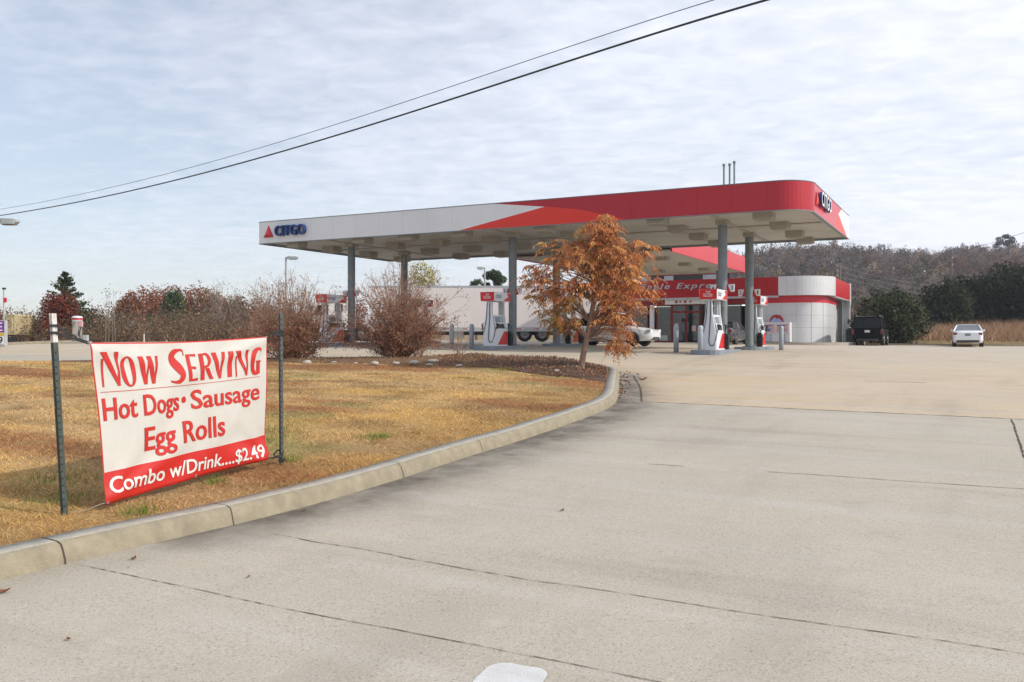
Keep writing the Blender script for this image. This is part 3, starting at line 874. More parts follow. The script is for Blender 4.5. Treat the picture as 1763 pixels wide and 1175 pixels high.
# poles with number signs
POLES = [(-25.65, 33.2), (-25.72, 37.6), (-17.25, 33.2), (-17.25, 37.6), (-8.42, 33.2), (-8.42, 37.6)]
NUM = {(-8.42, 33.2): ('4', '3'), (-8.42, 37.6): ('2', '1'), (-17.25, 33.2): ('8', '7'), (-17.25, 37.6): ('6', '5'), (-25.65, 33.2): ('12', '11'), (-25.72, 37.6): ('10', '9')}
for (t, s) in POLES:
    g = float(Gts(t, s))
    mb = MB(); mb.cyl((t, s, g + .02), (t, s, ZB + .06), .172, n=28); mb.box(t - .24, t + .24, s - .24, s + .24, g + .121, g + .15)
    pole = mb.build('pole', STEEL, canopy)
    mb = MB(); mb.box(t - .22, t + .22, s - .22, s + .22, ZB - .13, ZB + .045); mb.build('pole_cap', LAMPBOX, canopy)
    zf = g + 2.24
    for sg, tx in ((-1, NUM[(t, s)][0]), (1, NUM[(t, s)][1])):
        x0 = t + sg * .18; 
        mb = MB()
        wpoly = [(x0 + sg * .13, zf), (x0 + sg * .26, zf), (x0 + sg * .27, zf + .28), (x0 + sg * .05, zf + .28), (x0 + sg * .045, zf + .22)]
        mb.prism(wpoly, (0, s - .05, 0), (1, 0, 0), (0, 0, 1), (0, 1, 0), .05)
        fl = mb.build('number_sign', WHITE, canopy); fl.parent = pole
        mb = MB(); mb.prism([(x0 - sg * .03, zf - .03), (x0 + sg * .12, zf - .01), (x0 + sg * .035, zf + .22), (x0 - sg * .03, zf + .28)], (0, s - .045, 0), (1, 0, 0), (0, 0, 1), (0, 1, 0), .04)
        mb.build('sign_bracket', RED, canopy).parent = pole
        V, F_ = text2d(tx, .02, 0, 1); wd = (.05 if tx == '1' else .085) if len(tx) == 1 else .13
        xc = x0 + sg * .175
        V = fit(V, xc - wd / 2, xc + wd / 2, zf + .07, zf + .22)
        mb = MB(); mb.add(place(V, (0, s - .054, 0), (1, 0, 0), (0, 0, 1), (0, -1, 0)), F_)
        mb.build('number', BLUE, canopy).parent = pole
# lights under the ceiling
def ceiling_lamp(t, s):
    mb = MB()
    w = .33
    mb.loft([[(t - w * k, s - w * k, z), (t + w * k, s - w * k, z), (t + w * k, s + w * k, z), (t - w * k, s + w * k, z)] for k, z in ((1.0, ZB + .048), (1.0, ZB - .16), (.94, ZB - .20))])
    o = mb.build('ceiling_light', LAMPBOX, canopy)
    mb = MB(); mb.box(t - .25, t + .25, s - .25, s + .25, ZB - .225, ZB - .202); mb.build('lens', LENS, canopy).parent = o
for t in (-6.65, -10.4, -15.0, -18.75, -21.4, -23.8, -27.5):
    for s in ((32.0, 34.9, 38.0, 40.6) if t == -6.65 else (31.6, 34.1, 37.0, 40.0)): ceiling_lamp(t, s)
mb = MB(); mb.box(T0 + .3, T1 - .3, 35.25, 35.55, ZB + .012, ZB + .048)
for t in (-25.7, -17.25, -8.42): mb.box(t - .1, t + .1, S0 + .4, S1 - .4, ZB + .018, ZB + .047)
mb.build('ceiling_batten', LAMPBOX, canopy)
for x, y in ((-11.65, 36.6), (-11.45, 36.75), (-11.2, 36.5)):
    t_, s_ = x + 2.42, y
    mb = MB(); top = 8.75 + .12 * (x + 11.4) ; mb.cyl((t_, s_, ZT - .3), (t_, s_, top), .038, n=10); mb.cyl((t_, s_, top + .001), (t_, s_, top + .1), .06, n=10)
    mb.build('vent_pipe', STEEL, canopy)

# second canopy reaching back to the shop
link = thing('walkway_canopy', 'small bright red edged canopy linking main canopy toward shop', 'canopy', (0, 0, 0), -A27)
LX0, LX1, LY0, LY1, LZ0, LZ1 = -21.6, -12.95, 41.45, 57.0, 5.82, 6.80
mb = MB(); mb.box(LX0 + .08, LX1 - .08, LY0, LY1 - .08, LZ0 + .04, LZ0 + .1); mb.build('ceiling', CEIL, link)
mb = MB(); mb.box(LX0, LX1, LY1 - .07, LY1, LZ0, LZ1); mb.box(LX0, LX0 + .07, LY0, LY1 - .071, LZ0, LZ1); mb.box(LX1 - .07, LX1, LY0, LY1 - .071, LZ0, LZ1); mb.build('fascia', RED, link)
mb = MB(); mb.box(LX0 + .08, LX1 - .08, LY0, LY1 - .08, LZ1 - .3, LZ1 - .25); mb.build('roof_deck', LTGREY, link)
for t in (-14.2, -20.6): mb = MB(); mb.cyl((t, 55, float(Gts(t, 55)) - .02), (t, 55, LZ0 + .04), .15, n=18); mb.build('pole', STEEL, link)
for t in (-14.4, -17.2, -20.0):
    for q in (44.5, 48.5, 52.5): mb = MB(); mb.box(t - .3, t + .3, q - .3, q + .3, LZ0 - .14, LZ0 + .038); mb.build('ceiling_light', LAMPBOX, link)

# ------------------------------------------------------------------ fuel pumps, islands, bollards
def make_pump():
    r = thing('fuel_pump', 'x', 'fuel pump', (0, 0, 0), 0, 'fuel pumps under the canopy')
    # local x = across (drivers face +-x), local y = along the island, narrow ends face +-y
    mb = MB(); mb.box(-.27, .27, -.50, .50, 0, .62); mb.box(-.30, .30, -.53, .53, .0, .05)
    mb.build('cabinet', PUMPWHITE, r, .02)
    for sx in (-1, 1):
        mb = MB(); x = sx * .2745
        mb.prism([(-.30, .06), (.49, .06), (.49, .60), (.22, .60)], (sx * .2705, 0, 0), (0, 1, 0), (0, 0, 1), (sx, 0, 0), .006); mb.build('red_door_panel', PUMPRED, r)
    for sy in (-1, 1):
        mb = MB(); y0 = sy * .505
        mb.prism([(-.25, 0), (.25, 0), (.245, .55), (.12, 1.35), (.11, 1.78), (-.11, 1.78), (-.12, 1.35), (-.245, .55)], (0, y0, 0), (1, 0, 0), (0, 0, 1), (0, sy, 0), .07)
        mb.build('end_panel', PUMPWHITE, r, .012)
        mb = MB()
        mb.tube([(.055, sy * .585, 1.74), (.06, sy * .60, 1.2), (.02, sy * .605, .6), (.0, sy * .61, .3), (.06, sy * .615, .16), (.17, sy * .61, .17), (.24, sy * .59, .34), (.29, sy * .56, .62), (.33, sy * .50, .80)], .016, 8)
        mb.build('hose', BLACK, r)
        mb = MB(); mb.tube([(-.055, sy * .583, 1.74), (-.10, sy * .60, 1.1), (-.2, sy * .60, .6), (-.29, sy * .57, .45), (-.33, sy * .5, .80)], .013, 8); mb.build('hose', BLACK, r)
    # slanted display heads
    for sx in (-1, 1):
        mb = MB()
        sec = [(.27, .62), (.27, .66), (.13, 1.26), (.02, 1.26), (.02, .62)]
        mb.prism([(sx * p[0], p[1]) for p in sec], (0, -.42, 0), (1, 0, 0), (0, 0, 1), (0, 1, 0), .84)
        hd = mb.build('display_head', PUMPWHITE, r, .01)
        e = Vector((sx * (.13 - .27), 0, 1.26 - .66)).normalized(); nn = Vector((sx * e.z * 1.0, 0, -sx * e.x)); nn = Vector((sx * abs(e.z), 0, abs(e.x)))
        o = Vector((sx * .27, 0, .66))
        mb = MB(); mb.prism([(-.36, .30), (.05, .30), (.05, .54), (-.36, .54)], o, (0, 1, 0), e, nn, .012); mb.build('screen', SCREEN, r).parent = hd
        mb = MB(); mb.prism([(-.36, .05), (.30, .05), (.30, .25), (-.36, .25)], o, (0, 1, 0), e, nn, .008); mb.build('keypad_panel', DARK, r).parent = hd
        mb = MB(); mb.prism([(.10, .30), (.36, .30), (.36, .56), (.10, .56)], o, (0, 1, 0), e, nn, .010); mb.build('price_panel', LTGREY, r).parent = hd
        mb = MB()
        for y in (.47, -.47):
            mb.tube([(sx * .30, y, .92), (sx * .34, y, .84), (sx * .32, y, .70)], [.03, .035, .03], 8); mb.tube([(sx * .31, y, .91), (sx * .37, y, .90), (sx * .40, y, .80)], .012, 6)
        mb.build('nozzle', BLACK, r)
    for y in (-.40, .40): mb = MB(); mb.box(-.06, .06, y - .05, y + .05, 1.262, 1.80); mb.build('upright', LTGREY, r)
    # topper sign
    mb = MB(); mb.loft([[(-.33, -.70, z0), (.33, -.70, z0), (.33, .70, z0), (-.33, .70, z0)] if False else [(-.33 * k, -.70 * k2, z0), (.33 * k, -.70 * k2, z0), (.33 * k, .70 * k2, z0), (-.33 * k, .70 * k2, z0)] for k, k2, z0 in ((.94, .95, 1.80), (1, 1, 2.16))])
    tp = mb.build('topper_sign', PUMPWHITE, r, .008)
    for sy in (-1, 1):
        mb = MB(); mb.loft([[(-.31 * k, sy * .70 * k2 + d, z0), (.31 * k, sy * .70 * k2 + d, z0), (.31 * k2 * 1.06, sy * .70 + d, 2.155), (-.31 * k2 * 1.06, sy * .70 + d, 2.155)] for k, k2, z0, d in ((.99, .952, 1.805, sy * .004), (.99, .952, 1.805, sy * .010))])
        mb.build('red_sign_face', PUMPRED, r).parent = tp
        for body, x0, x1, z0, z1 in (('TOP', -.08, .10, 2.02, 2.09), ('OCTRA', -.17, .17, 1.925, 2.0)):
            V, F_ = text2d(body, .02); V = fit(V, x0, x1, z0, z1)
            mb = MB(); mb.add(place(V, (0, sy * .718, 0), (-sy, 0, 0), (0, 0, 1), (0, sy, 0)), F_); mb.build('lettering', WHITE, r).parent = tp
        mb = MB(); mb.box(-.16, .16, sy * .714 - .002, sy * .714 + .002, 1.895, 1.91); mb.build('lettering', WHITE, r).parent = tp
    for sx in (-1, 1):
        o = Vector((sx * .33 * .94, 0, 1.80)); e = Vector((sx * .33 * .06, 0, .36)).normalized(); nn = Vector((sx, 0, -.055)).normalized()
        ys = sx
        mb = MB(); mb.prism([(.22 * 1, .02), (.68, .02), (.69, .34), (.36, .34), (.50, .20)], o, (0, 1, 0), e, nn, .006); mb.build('red_swoosh', PUMPRED, r).parent = tp
        mb = MB(); mb.prism([(.22, .02), (.04, .02), (.50, .198), (.36, .34), (.46, .34), (.56, .20)][:3] + [(.46, .145)], o, (0, 1, 0), e, nn, .004); mb.build('orange_swoosh', ORANGE, r).parent = tp
        V, F_ = text2d('CITGO', .02); V = fit(V, -.58, -.12, .12, .25) if sx > 0 else fit(V, -.12 - .46, -.12, .12, .25)
        if sx < 0: V[:, 0] = -.70 - V[:, 0]
        mb = MB(); mb.add(place(V, o + nn * .007, (0, 1, 0), e, nn), F_); mb.build('lettering', BLUE, r).parent = tp
    return r
pump = make_pump()
ISL = []
PUMPS = [(-8.42, 31.85, 'nearest red and white fuel pump, in front of the front right pole'),
         (-8.42, 39.0, 'red and white fuel pump right of the rear right pole, near the ice freezer'),
         (-17.25, 31.7, 'red and white fuel pump just left of the middle front pole'),
         (-17.25, 39.0, 'red and white fuel pump behind the orange tree, beside the middle rear pole'),
         (-25.65, 31.75, 'red and white fuel pump behind the leftmost bush, beside the leftmost pole'),
         (-25.65, 39.0, 'red and white fuel pump behind the large bare bush, farthest left at the rear')]
for i, (t, s, lab) in enumerate(PUMPS):
    x, y = xy(t, s); z = float(Gts(t, s)) + .12
    if i == 0: pump.location = (x, y, z); pump.rotation_euler = (0, 0, -A27); pump['label'] = lab
    else: dup(pump, (x, y, z), -A27, lab)
bins = ['black wash bin beside the nearest fuel pump', 'black wash bin beside the fuel pump by the ice freezer', 'black wash bin beside the middle front pole', 'black wash bin by the pump behind the orange tree', 'black wash bin beside the leftmost canopy pole', 'black wash bin behind the large bare bush']
bin0 = None
for (t, s, lab), bl in zip(PUMPS, bins):
    sgn = 1 if s < 35 else -1
    x, y = xy(t + .28, s + sgn * .70); z = float(Gts(t, s)) + .12
    if bin0 is None:
        bin0 = thing('wash_bin', bl, 'bin', (x, y, z), -A27, 'wash bins beside the pumps'); bin0.scale = (.7, .7, .85)
        mb = MB(); mb.loft([[(-.17 * k, -.17 * k, zz_), (.17 * k, -.17 * k, zz_), (.17 * k, .17 * k, zz_), (-.17 * k, .17 * k, zz_)] for k, zz_ in ((.85, 0), (1, .55))]); mb.build('body', BLACK, bin0, .02)
        mb = MB(); mb.box(-.185, .185, -.185, .185, .552, .62); mb.box(-.12, .12, -.12, .12, .621, .70); mb.build('lid', DARK, bin0, .02)
        mb = MB(); mb.cyl((.05, .0, .7), (.09, .02, .92), .012); mb.box(.02, .15, .0, .03, .92, .95); mb.build('squeegee', DARK, bin0)
    else: dup(bin0, (x, y, z), -A27, bl)
names = {-8.42: 'right', -17.25: 'middle', -25.65: 'left'}
for t in (-8.42, -17.25, -25.65):
    for s0, s1, w in ((30.55, 34.1, 'front'), (36.9, 40.4, 'rear')):
        g = float(Gts(t, (s0 + s1) / 2)); x, y = xy(t, (s0 + s1) / 2)
        o = thing('pump_island', 'low grey concrete pump island under the %s %s canopy pole' % (w, names[t]), 'pump island', (x, y, g), -A27, 'pump islands')
        h = (s1 - s0) / 2; pts = []
        for k in range(9): an = math.pi + k * math.pi / 8; pts.append((.55 * math.cos(an), -h + .35 + .35 * math.sin(an)))
        for k in range(9): an = k * math.pi / 8; pts.append((.55 * math.cos(an), h - .35 + .35 * math.sin(an)))
        mb = MB(); mb.prism([(p[0] * .92, p[1] * .97) for p in pts], (0, 0, .02), (1, 0, 0), (0, 1, 0), (0, 0, 1), .10); mb.build('concrete_top', WALKM, o)
        mb = MB(); mb.loft([[(p[0], p[1], z_) for p in pts] for z_ in (-.05, .085, .115)], True, False); mb.loft([[(p[0] * k, p[1] * k2, .115) for p in pts] for k, k2 in ((1, 1), (.90, .96))], True, False); mb.build('steel_edge', mat('island_edge_paint', lin(128, 138, 150), .5, 0, .2, 3, dirt=.3), o)
boll = None
for px, py, Y, lab in ((1164, 607, 33.0, 'pale grey bollard left of the nearest pump, standing in front of the shop door'), (1206, 609, 31.6, 'pale grey bollard close against the nearest pump on its left'), (1345, 604, 37.4, 'grey bollard in front of the ice freezer, right of the pumps'),
                   (778, 600, 37.2, 'leftmost grey bollard, in front of the white trailer near a thin bare shrub'), (812, 601, 36.6, 'grey bollard just left of the middle front pump'), (715, 600, 39, 'grey bollard hidden among the twigs of the large bare bush')):
    p = at(px, py, Y); z = float(G(p.x, p.y))
    if boll is None:
        boll = thing('bollard', lab, 'bollard', (p.x, p.y, z), 0, 'steel bollards around the pumps')
        mb = MB(); mb.lathe([(.0, -.02), (.095, -.02), (.095, .93), (.088, .975), (.06, 1.01), (0, 1.02)], n=20); mb.build('post', PALEBLUE, boll)
        mb = MB(); mb.lathe([(.0965, .84), (.099, .845), (.099, .90), (.0965, .905)], n=20); mb.build('band', LTGREY, boll)
    else: dup(boll, (p.x, p.y, z), 0, lab)

# ------------------------------------------------------------------ shop
shop = thing('shop', 'red and white convenience shop with rounded corner behind the pumps', 'building', (0, 0, 0), -A27)
GB = float(Gts(-11, 63)); ZS = GB + .15            # sidewalk level
SF = 63.0                                            # facade plane
TL_, TR_ = -27.2, -10.93; RS = 1.8; SIDE = TR_ + RS; SE = 73.8
def arc(cx, cy, r, n=14): return [(cx + r * math.sin(k * math.pi / 2 / n), cy - r * math.cos(k * math.pi / 2 / n)) for k in range(n + 1)]
def wallpath(e, s_end=SE, t0=TL_):   # outline offset outwards by e
    return [(t0, SF - e)] + arc(TR_, SF + RS, RS + e) + [(SIDE + e, s_end)]
mb = MB(); mb.prism([(TL_ - 1.5, SF - 2.0), (TR_, SF - 2.0)] + arc(TR_, SF + RS, RS + 2.0) + [(SIDE + 2.0, SE + 1), (SIDE, SE + 1), (SIDE, SF + 2), (TL_ - 1.5, SF + 2)], (0, 0, GB - .25), (1, 0, 0), (0, 1, 0), (0, 0, 1), .40)
side = mb.build('sidewalk', WALKM); side.rotation_euler = (0, 0, -A27); tag(side, kind='structure')
def band(path, z0, z1, th=.12):
    """vertical band following a path"""
    inn = []
    n = len(path)
    P = np.array(path); tn = np.gradient(P, axis=0); tn /= np.linalg.norm(tn, axis=1)[:, None]; nr = np.stack([-tn[:, 1], tn[:, 0]], 1)
    Q = P + nr * th
    return [[(P[i, 0], P[i, 1], z0), (P[i, 0], P[i, 1], z1), (Q[i, 0], Q[i, 1], z1), (Q[i, 0], Q[i, 1], z0)] for i in range(n)]
ZC0, ZC1, ZR0 = 4.61, 5.88, 4.12
full = wallpath(0)
# white panelled corner wall from t=-13.75 round to the side
WT = -13.9
cw = [(WT, SF)] + [(x, SF) for x in np.linspace(WT, TR_, 5)[1:-1]] + arc(TR_, SF + RS, RS) + [(SIDE, 66.5), (SIDE, 68.8)]
mb = MB()
for z0, z1 in ((ZS - .1, 2.415), (2.427, 3.255), (3.267, ZR0)): mb.loft(band(cw, z0, z1), smooth=False)
mb.build('wall', STOREWHITE, shop)
mb = MB(); cw2 = [(WT + .01, SF + .02)] + arc(TR_, SF + RS, RS - .02) + [(SIDE - .02, 68.75)]; mb.loft(band(cw2, ZS - .1, ZR0 - .02)); 
for x in (WT + .95, WT + 1.95, TR_): mb.box(x - .005, x + .005, SF - .004, SF - .001, ZS, ZR0)
for an in (.35, .7): 
    c_ = (TR_ + (RS + .002) * math.sin(an * math.pi / 2), SF + RS - (RS + .002) * math.cos(an * math.pi / 2)); mb.box(c_[0] - .008, c_[0] + .008, c_[1] - .008, c_[1] + .008, ZS, ZR0)
mb.build('panel_joint', STEEL, shop)
# recessed part of side wall and end pier
mb = MB(); mb.box(SIDE - .62, SIDE - .5, 68.82, SE, ZS - .1, ZC0); mb.box(SIDE - .1, SIDE + .02, SE - .6, SE, ZS - .1, ZC1 + .05); mb.build('side_wall', STOREWHITE, shop)
mb = MB(); mb.box(TL_, TL_ + .12, SF + .3, SE, ZS - .1, ZC1 - .1); mb.box(TL_, SIDE - .2, SE + .01, SE + .12, ZS - .1, ZC1 - .1); mb.build('back_wall', LTGREY, shop)
mb = MB(); mb.prism([(TL_ + .1, SF + .35), (TR_, SF + .35)] + arc(TR_, SF + RS, RS - .35) + [(SIDE - .35, SE), (TL_ + .1, SE)], (0, 0, ZC1 - .45), (1, 0, 0), (0, 1, 0), (0, 0, 1), .08); mb.build('roof', LTGREY, shop)
mb = MB(); mb.loft(band([(WT, SF - .015)] + [(x, SF - .015) for x in np.linspace(WT, TR_, 4)[1:-1]] + arc(TR_, SF + RS, RS + .015) + [(SIDE + .015, 66.5), (SIDE + .015, 68.8)], ZR0 + .003, ZC0, .12))
mb.box(SIDE - .5, SIDE - .38, 68.82, SE - .62, ZR0, ZC0)
mb.build('red_band', mat('red_band_paint', lin(196, 40, 54), .4, 0, .06, 1), shop)
# projecting cornice: red signboard along the front, white round the corner, red at the side
mb = MB(); mb.box(TL_ - .1, -12.06, SF - .42, SF - .02, ZC0, ZC1); mb.build('signboard', mat('signboard_red', lin(156, 8, 18), .35, 0, .05, .6), shop)
mb = MB(); mb.box(TL_ - .1, -12.06, SF - .46, SF - .02, ZC0 - .13, ZC0 - .003); mb.build('signboard_trim', LTGREY, shop)
cc = [(-12.05, SF - .44)] + [(x, SF - .44) for x in np.linspace(-12.05, TR_, 4)[1:-1]] + arc(TR_, SF + RS, RS + .44) + [(SIDE + .44, 65.3)]
mb = MB(); mb.loft(band(cc, ZC0 + .002, ZC1 + .03, .4)); mb.build('white_cornice', STOREWHITE, shop)
mb = MB()
for x in (-11.5, TR_): mb.box(x - .008, x + .008, SF - .444, SF - .441, ZC0 + .01, ZC1)
mb.build('cornice_joint', LTGREY, shop)
mb = MB(); mb.box(SIDE + .02, SIDE + .42, 65.32, SE - .62, ZC0, ZC1); mb.build('red_cornice', RED, shop)
mb = MB(); mb.box(SIDE + .02, SIDE + .44, 65.32, SE - .62, ZC0 - .06, ZC0 - .003); mb.box(SIDE + .03, SIDE + .44, SE - .61, SE, ZC0 - .4, ZC1 + .06); mb.build('cornice_trim', STOREWHITE, shop)
mb = MB(); mb.box(SIDE - .04, SIDE + .40, SE - .55, SE - .05, ZS - .1, ZC0 - .41); mb.build('end_pier', STOREWHITE, shop)
mb = MB(); mb.box(TL_ + .5, -16.2, 66.0, 66.2, ZC1 - .4, 6.75); mb.build('dark_gap_filler', DARK, shop)  # added slab closing the bright gap above the signboard; stands in for dark beams
for k, x in enumerate((-23.8, -21.2, -18.2)): mb = MB(); mb.box(x, x + (1.5, .7, 1.3)[k], 65.9, 65.99, 6.05, 6.45); mb.build('pale_gap_plate', LTGREY, shop)  # pale plates just in front of the dark slab
# name letters
V, F_ = text2d('Eagle Express', .012, .28, 1.28, .12)
V = fit(V, -21.95, -15.75, 5.26, 5.68, ymin=0.0, ymax=.73)
mb = MB(); mb.add(place(V, (0, SF - .47, 0), (1, 0, 0), (0, 0, 1), (0, -.3, 0)), F_); mb.build('shop_name_letters', LTGREY, shop)
# lower red fascia over the windows
mb = MB(); mb.box(TL_, -20.15, SF - .05, SF + .1, ZR0 + .01, ZC0 - .14); mb.box(-17.1, WT - .01, SF - .05, SF + .1, ZR0 - .02, ZC0 - .14); mb.box(-20.14, -17.11, SF - .05, SF + .1, 4.25, ZC0 - .14); mb.build('window_header', mat('deep_red_paint', lin(132, 8, 16), .4, 0, .06, 1), shop)
# entrance sign
mb = MB(); mb.box(-20.1, -17.15, SF - .34, SF - .06, 4.14, 4.50); es = mb.build('entrance_sign', mat('entrance_sign_face', lin(206, 204, 196), .5, 0, .05, 2), shop)
mb = MB()
for k, x in enumerate((-19.25, -18.95, -18.6, -18.2)): 
    mb.lathe([(0, 0), (.11 if k % 2 == 0 else .08, 0), (.11 if k % 2 == 0 else .08, .004), (0, .004)], n=12)
    for q in range(len(mb.v) - 48, len(mb.v)): vx = mb.v[q]; mb.v[q] = (x + vx[0], SF - .345 - vx[2], 4.32 + vx[1])
mb.build('round_emblem', mat('emblem_maroon', lin(150, 70, 70), .5), shop).parent = es
# glazing
ZG0, ZG1 = ZS + .02, ZR0
def window(t0, t1, z0=None, z1=None, parts=1, fm=None):
    z0 = ZG0 if z0 is None else z0; z1 = ZG1 if z1 is None else z1
    fm = fm or DARK
    mb = MB()
    mb.box(t0, t0 + .06, SF - .02, SF + .08, z0, z1); mb.box(t1 - .06, t1, SF - .02, SF + .08, z0, z1)
    mb.box(t0 + .061, t1 - .061, SF - .02, SF + .08, z0, z0 + .07); mb.box(t0 + .061, t1 - .061, SF - .02, SF + .08, z1 - .07, z1)
    for k in range(1, parts): x = t0 + (t1 - t0) * k / parts; mb.box(x - .025, x + .025, SF - .015, SF + .07, z0 + .071, z1 - .071)
    fr = mb.build('window', fm, shop)
    mb = MB(); mb.box(t0 + .05, t1 - .05, SF + .02, SF + .032, z0 + .05, z1 - .05); mb.build('pane', SHOPGLASS, shop).parent = fr
DR = mat('door_frame_red', lin(120, 8, 16), .35)
window(TL_ + .1, -24.4, parts=2, fm=DR); window(-24.3, -21.5, parts=2, fm=DR); window(-20.85, -19.72, parts=1, fm=DR); window(-17.5, WT - .75, parts=2)
mb = MB(); mb.box(-21.3, -21.0, SF - .2, SF + .1, ZS - .05, ZR0 + .0); mb.build('pillar', STOREWHITE, shop)
# doors
mb = MB()
for x in (-19.68, -18.6, -17.6): mb.box(x - .05, x + .05, SF - .06, SF + .1, ZS, 4.12)
mb.box(-19.62, -17.66, SF - .06, SF + .1, 3.52, 3.66); mb.box(-19.62, -17.66, SF - .06, SF + .1, 4.05, 4.12)
dr = mb.build('door', DR, shop)
mb = MB(); mb.box(-19.62, -18.66, SF + .01, SF + .02, ZS + .1, 3.52); mb.box(-18.54, -17.66, SF + .01, SF + .02, ZS + .1, 3.52); mb.box(-19.62, -17.66, SF + .01, SF + .02, 3.66, 4.05); mb.build('pane', SHOPGLASS, shop).parent = dr
mb = MB(); mb.tube([(-18.75, SF - .12, ZS + .7), (-18.75, SF - .12, ZS + 1.5)], .015, 8); mb.tube([(-18.45, SF - .12, ZS + .7), (-18.45, SF - .12, ZS + 1.5)], .015, 8); mb.build('handle', ALU, shop).parent = dr
# interior
mb = MB(); mb.box(TL_ + .2, WT, 69.6, 69.7, ZS, 4.6); mb.box(TL_ + .2, WT, SF + .3, 69.55, ZS - .05, ZS - .002); mb.box(TL_ + .2, WT, SF + .3, 69.55, 4.5, 4.55); mb.box(WT - .02, WT + .1, SF + .25, 69.5, ZS, 4.49); mb.build('interior', INT, shop)
for x in (-24.2, -22.4, -20.6, -16.6, -15.2):
    mb = MB(); mb.box(x - .68, x + .68, 63.55, 63.68, 4.00, 4.05); mb.build('tube_lamp', TUBE, shop)
pal = [mat('goods_%s' % n_, c_, .6, 0, .3, 9) for n_, c_ in (('red', lin(160, 50, 44)), ('cream', lin(200, 190, 160)), ('blue', lin(50, 80, 130)), ('orange', lin(190, 120, 50)), ('grey', lin(140, 140, 140)))]
for k, (x0, x1, y) in enumerate(((-26.6, -24.8, 64.6), (-24.2, -21.8, 64.4), (-20.8, -19.9, 63.9), (-18.5, -17.7, 64.9), (-17.2, -15.4, 64.5))):
    x, y2 = xy((x0 + x1) / 2, y)
    sh = thing('display_shelf', ['low stocked shelf behind the far left shop window', 'stocked shelf behind the window left of the white pillar', 'stocked shelf in the dark window right beside the red door', 'stocked shelf just inside the shop door', 'stocked shelf behind the wide right shop window'][k], 'shelf', (x, y2, ZS), -A27, 'shelves inside the shop')
    w = (x1 - x0) / 2
    mb = MB()
    for z in (.05, .5, .9, 1.3): mb.box(-w, w, -.2, .2, z, z + .03)
    mb.box(-w, w, .2, .24, 0, 1.6); mb.build('rack', DARK, sh)
    mb = MB()
    for z in (.08, .53, .93, 1.33):
        q = -w + .05
        while q < w - .12:
            ww = random.uniform(.08, .16); mb.box(q, q + ww, -.17, .1, z + .001, z + random.uniform(.18, .33), random.randrange(5)); q += ww + .02
    mb.build('goods', pal, sh)
mb = MB(); mb.box(-20.6, -20.0, SF - .03, SF - .022, ZS + .12, ZS + .5); mb.build('window_poster', mat('poster_white', lin(170, 178, 174), .5, 0, .2, 12), shop)
mb = MB(); mb.box(-19.5, -19.2, SF + .0, SF + .006, ZS + .9, ZS + 1.35); mb.box(-18.2, -17.9, SF + .0, SF + .006, ZS + .8, ZS + 1.2); mb.build('door_notice', PINK, shop)
# service hatch with box at the white wall
mb = MB(); mb.box(-13.85, -13.35, SF - .03, SF + .02, 3.2, 3.75); mb.box(-13.95, -13.86, SF - .035, SF + .02, 3.15, 3.8); mb.build('service_window', GLASSD, shop)
mb = MB(); mb.box(-13.9, -13.3, SF - .5, SF - .005, 2.75, 3.12); b2_ = mb.build('air_conditioner', mat('beige_casing', lin(196, 190, 176), .6), shop, .02)
mb = MB()
for k in range(6): mb.box(-13.85, -13.5, SF - .506, SF - .502, 2.79 + k * .05, 2.81 + k * .05)
mb.build('grille', DARK, shop).parent = b2_
# ice freezer
x, y = xy(-12.15, SF - .48)
ice = thing('ice_freezer', 'white double door ice freezer with arched mountain sign beside shop wall', 'freezer', (x, y, ZS), -A27)
mb = MB(); mb.box(-.95, .95, -.4, .4, .03, 1.36); mb.build('cabinet', mat('freezer_white', lin(206, 206, 208), .4, 0, .06, 3), ice, .02)
for x0, x1 in ((-.9, -.02), (.02, .9)):
    mb = MB(); mb.box(x0, x1, -.43, -.405, .62, 1.30); d = mb.build('door', mat('freezer_door', lin(202, 196, 196), .4, 0, .08, 4), ice, .01)
    mb = MB(); mb.box(x0 + .08, x1 - .08, -.438, -.432, .70, 1.24); mb.build('poster', PINK, ice).parent = d
    mb = MB(); mb.box(x0 + .12, x1 - .25, -.444, -.440, 1.10, 1.18); mb.box(x0 + .2, x1 - .3, -.444, -.440, .76, .95); mb.build('poster_print', LTBLUE, ice).parent = d
    V, F_ = text2d('ICE', .03)
    for z in (.42, .24, .06):
        Vf = fit(V, x0 + .22, x1 - .22, z, z + .13); mb = MB(); mb.add(place(Vf, (0, -.404, 0), (1, 0, 0), (0, 0, 1), (0, -1, 0)), F_); mb.build('lettering', LTBLUE, ice)
mb = MB()
ar = [(-.47 + .0, 1.38)] + [(-.47 * math.cos(k * math.pi / 12), 1.44 + .46 * math.sin(k * math.pi / 12)) for k in range(13)] + [(.47, 1.38)]
mb.prism(ar, (0, -.05, 0), (1, 0, 0), (0, 0, 1), (0, 1, 0), .05); asg = mb.build('arched_sign', mat('sign_maroon', lin(150, 36, 46), .5), ice)
mb = MB(); mb.prism([(-.42, 1.40), (.42, 1.40), (.22, 1.58), (.1, 1.66), (0, 1.58), (-.12, 1.72), (-.3, 1.56)], (0, -.06, 0), (1, 0, 0), (0, 0, 1), (0, 1, 0), .006); mb.build('mountain_print', mat('snow_print', lin(140, 164, 204), .5), ice).parent = asg
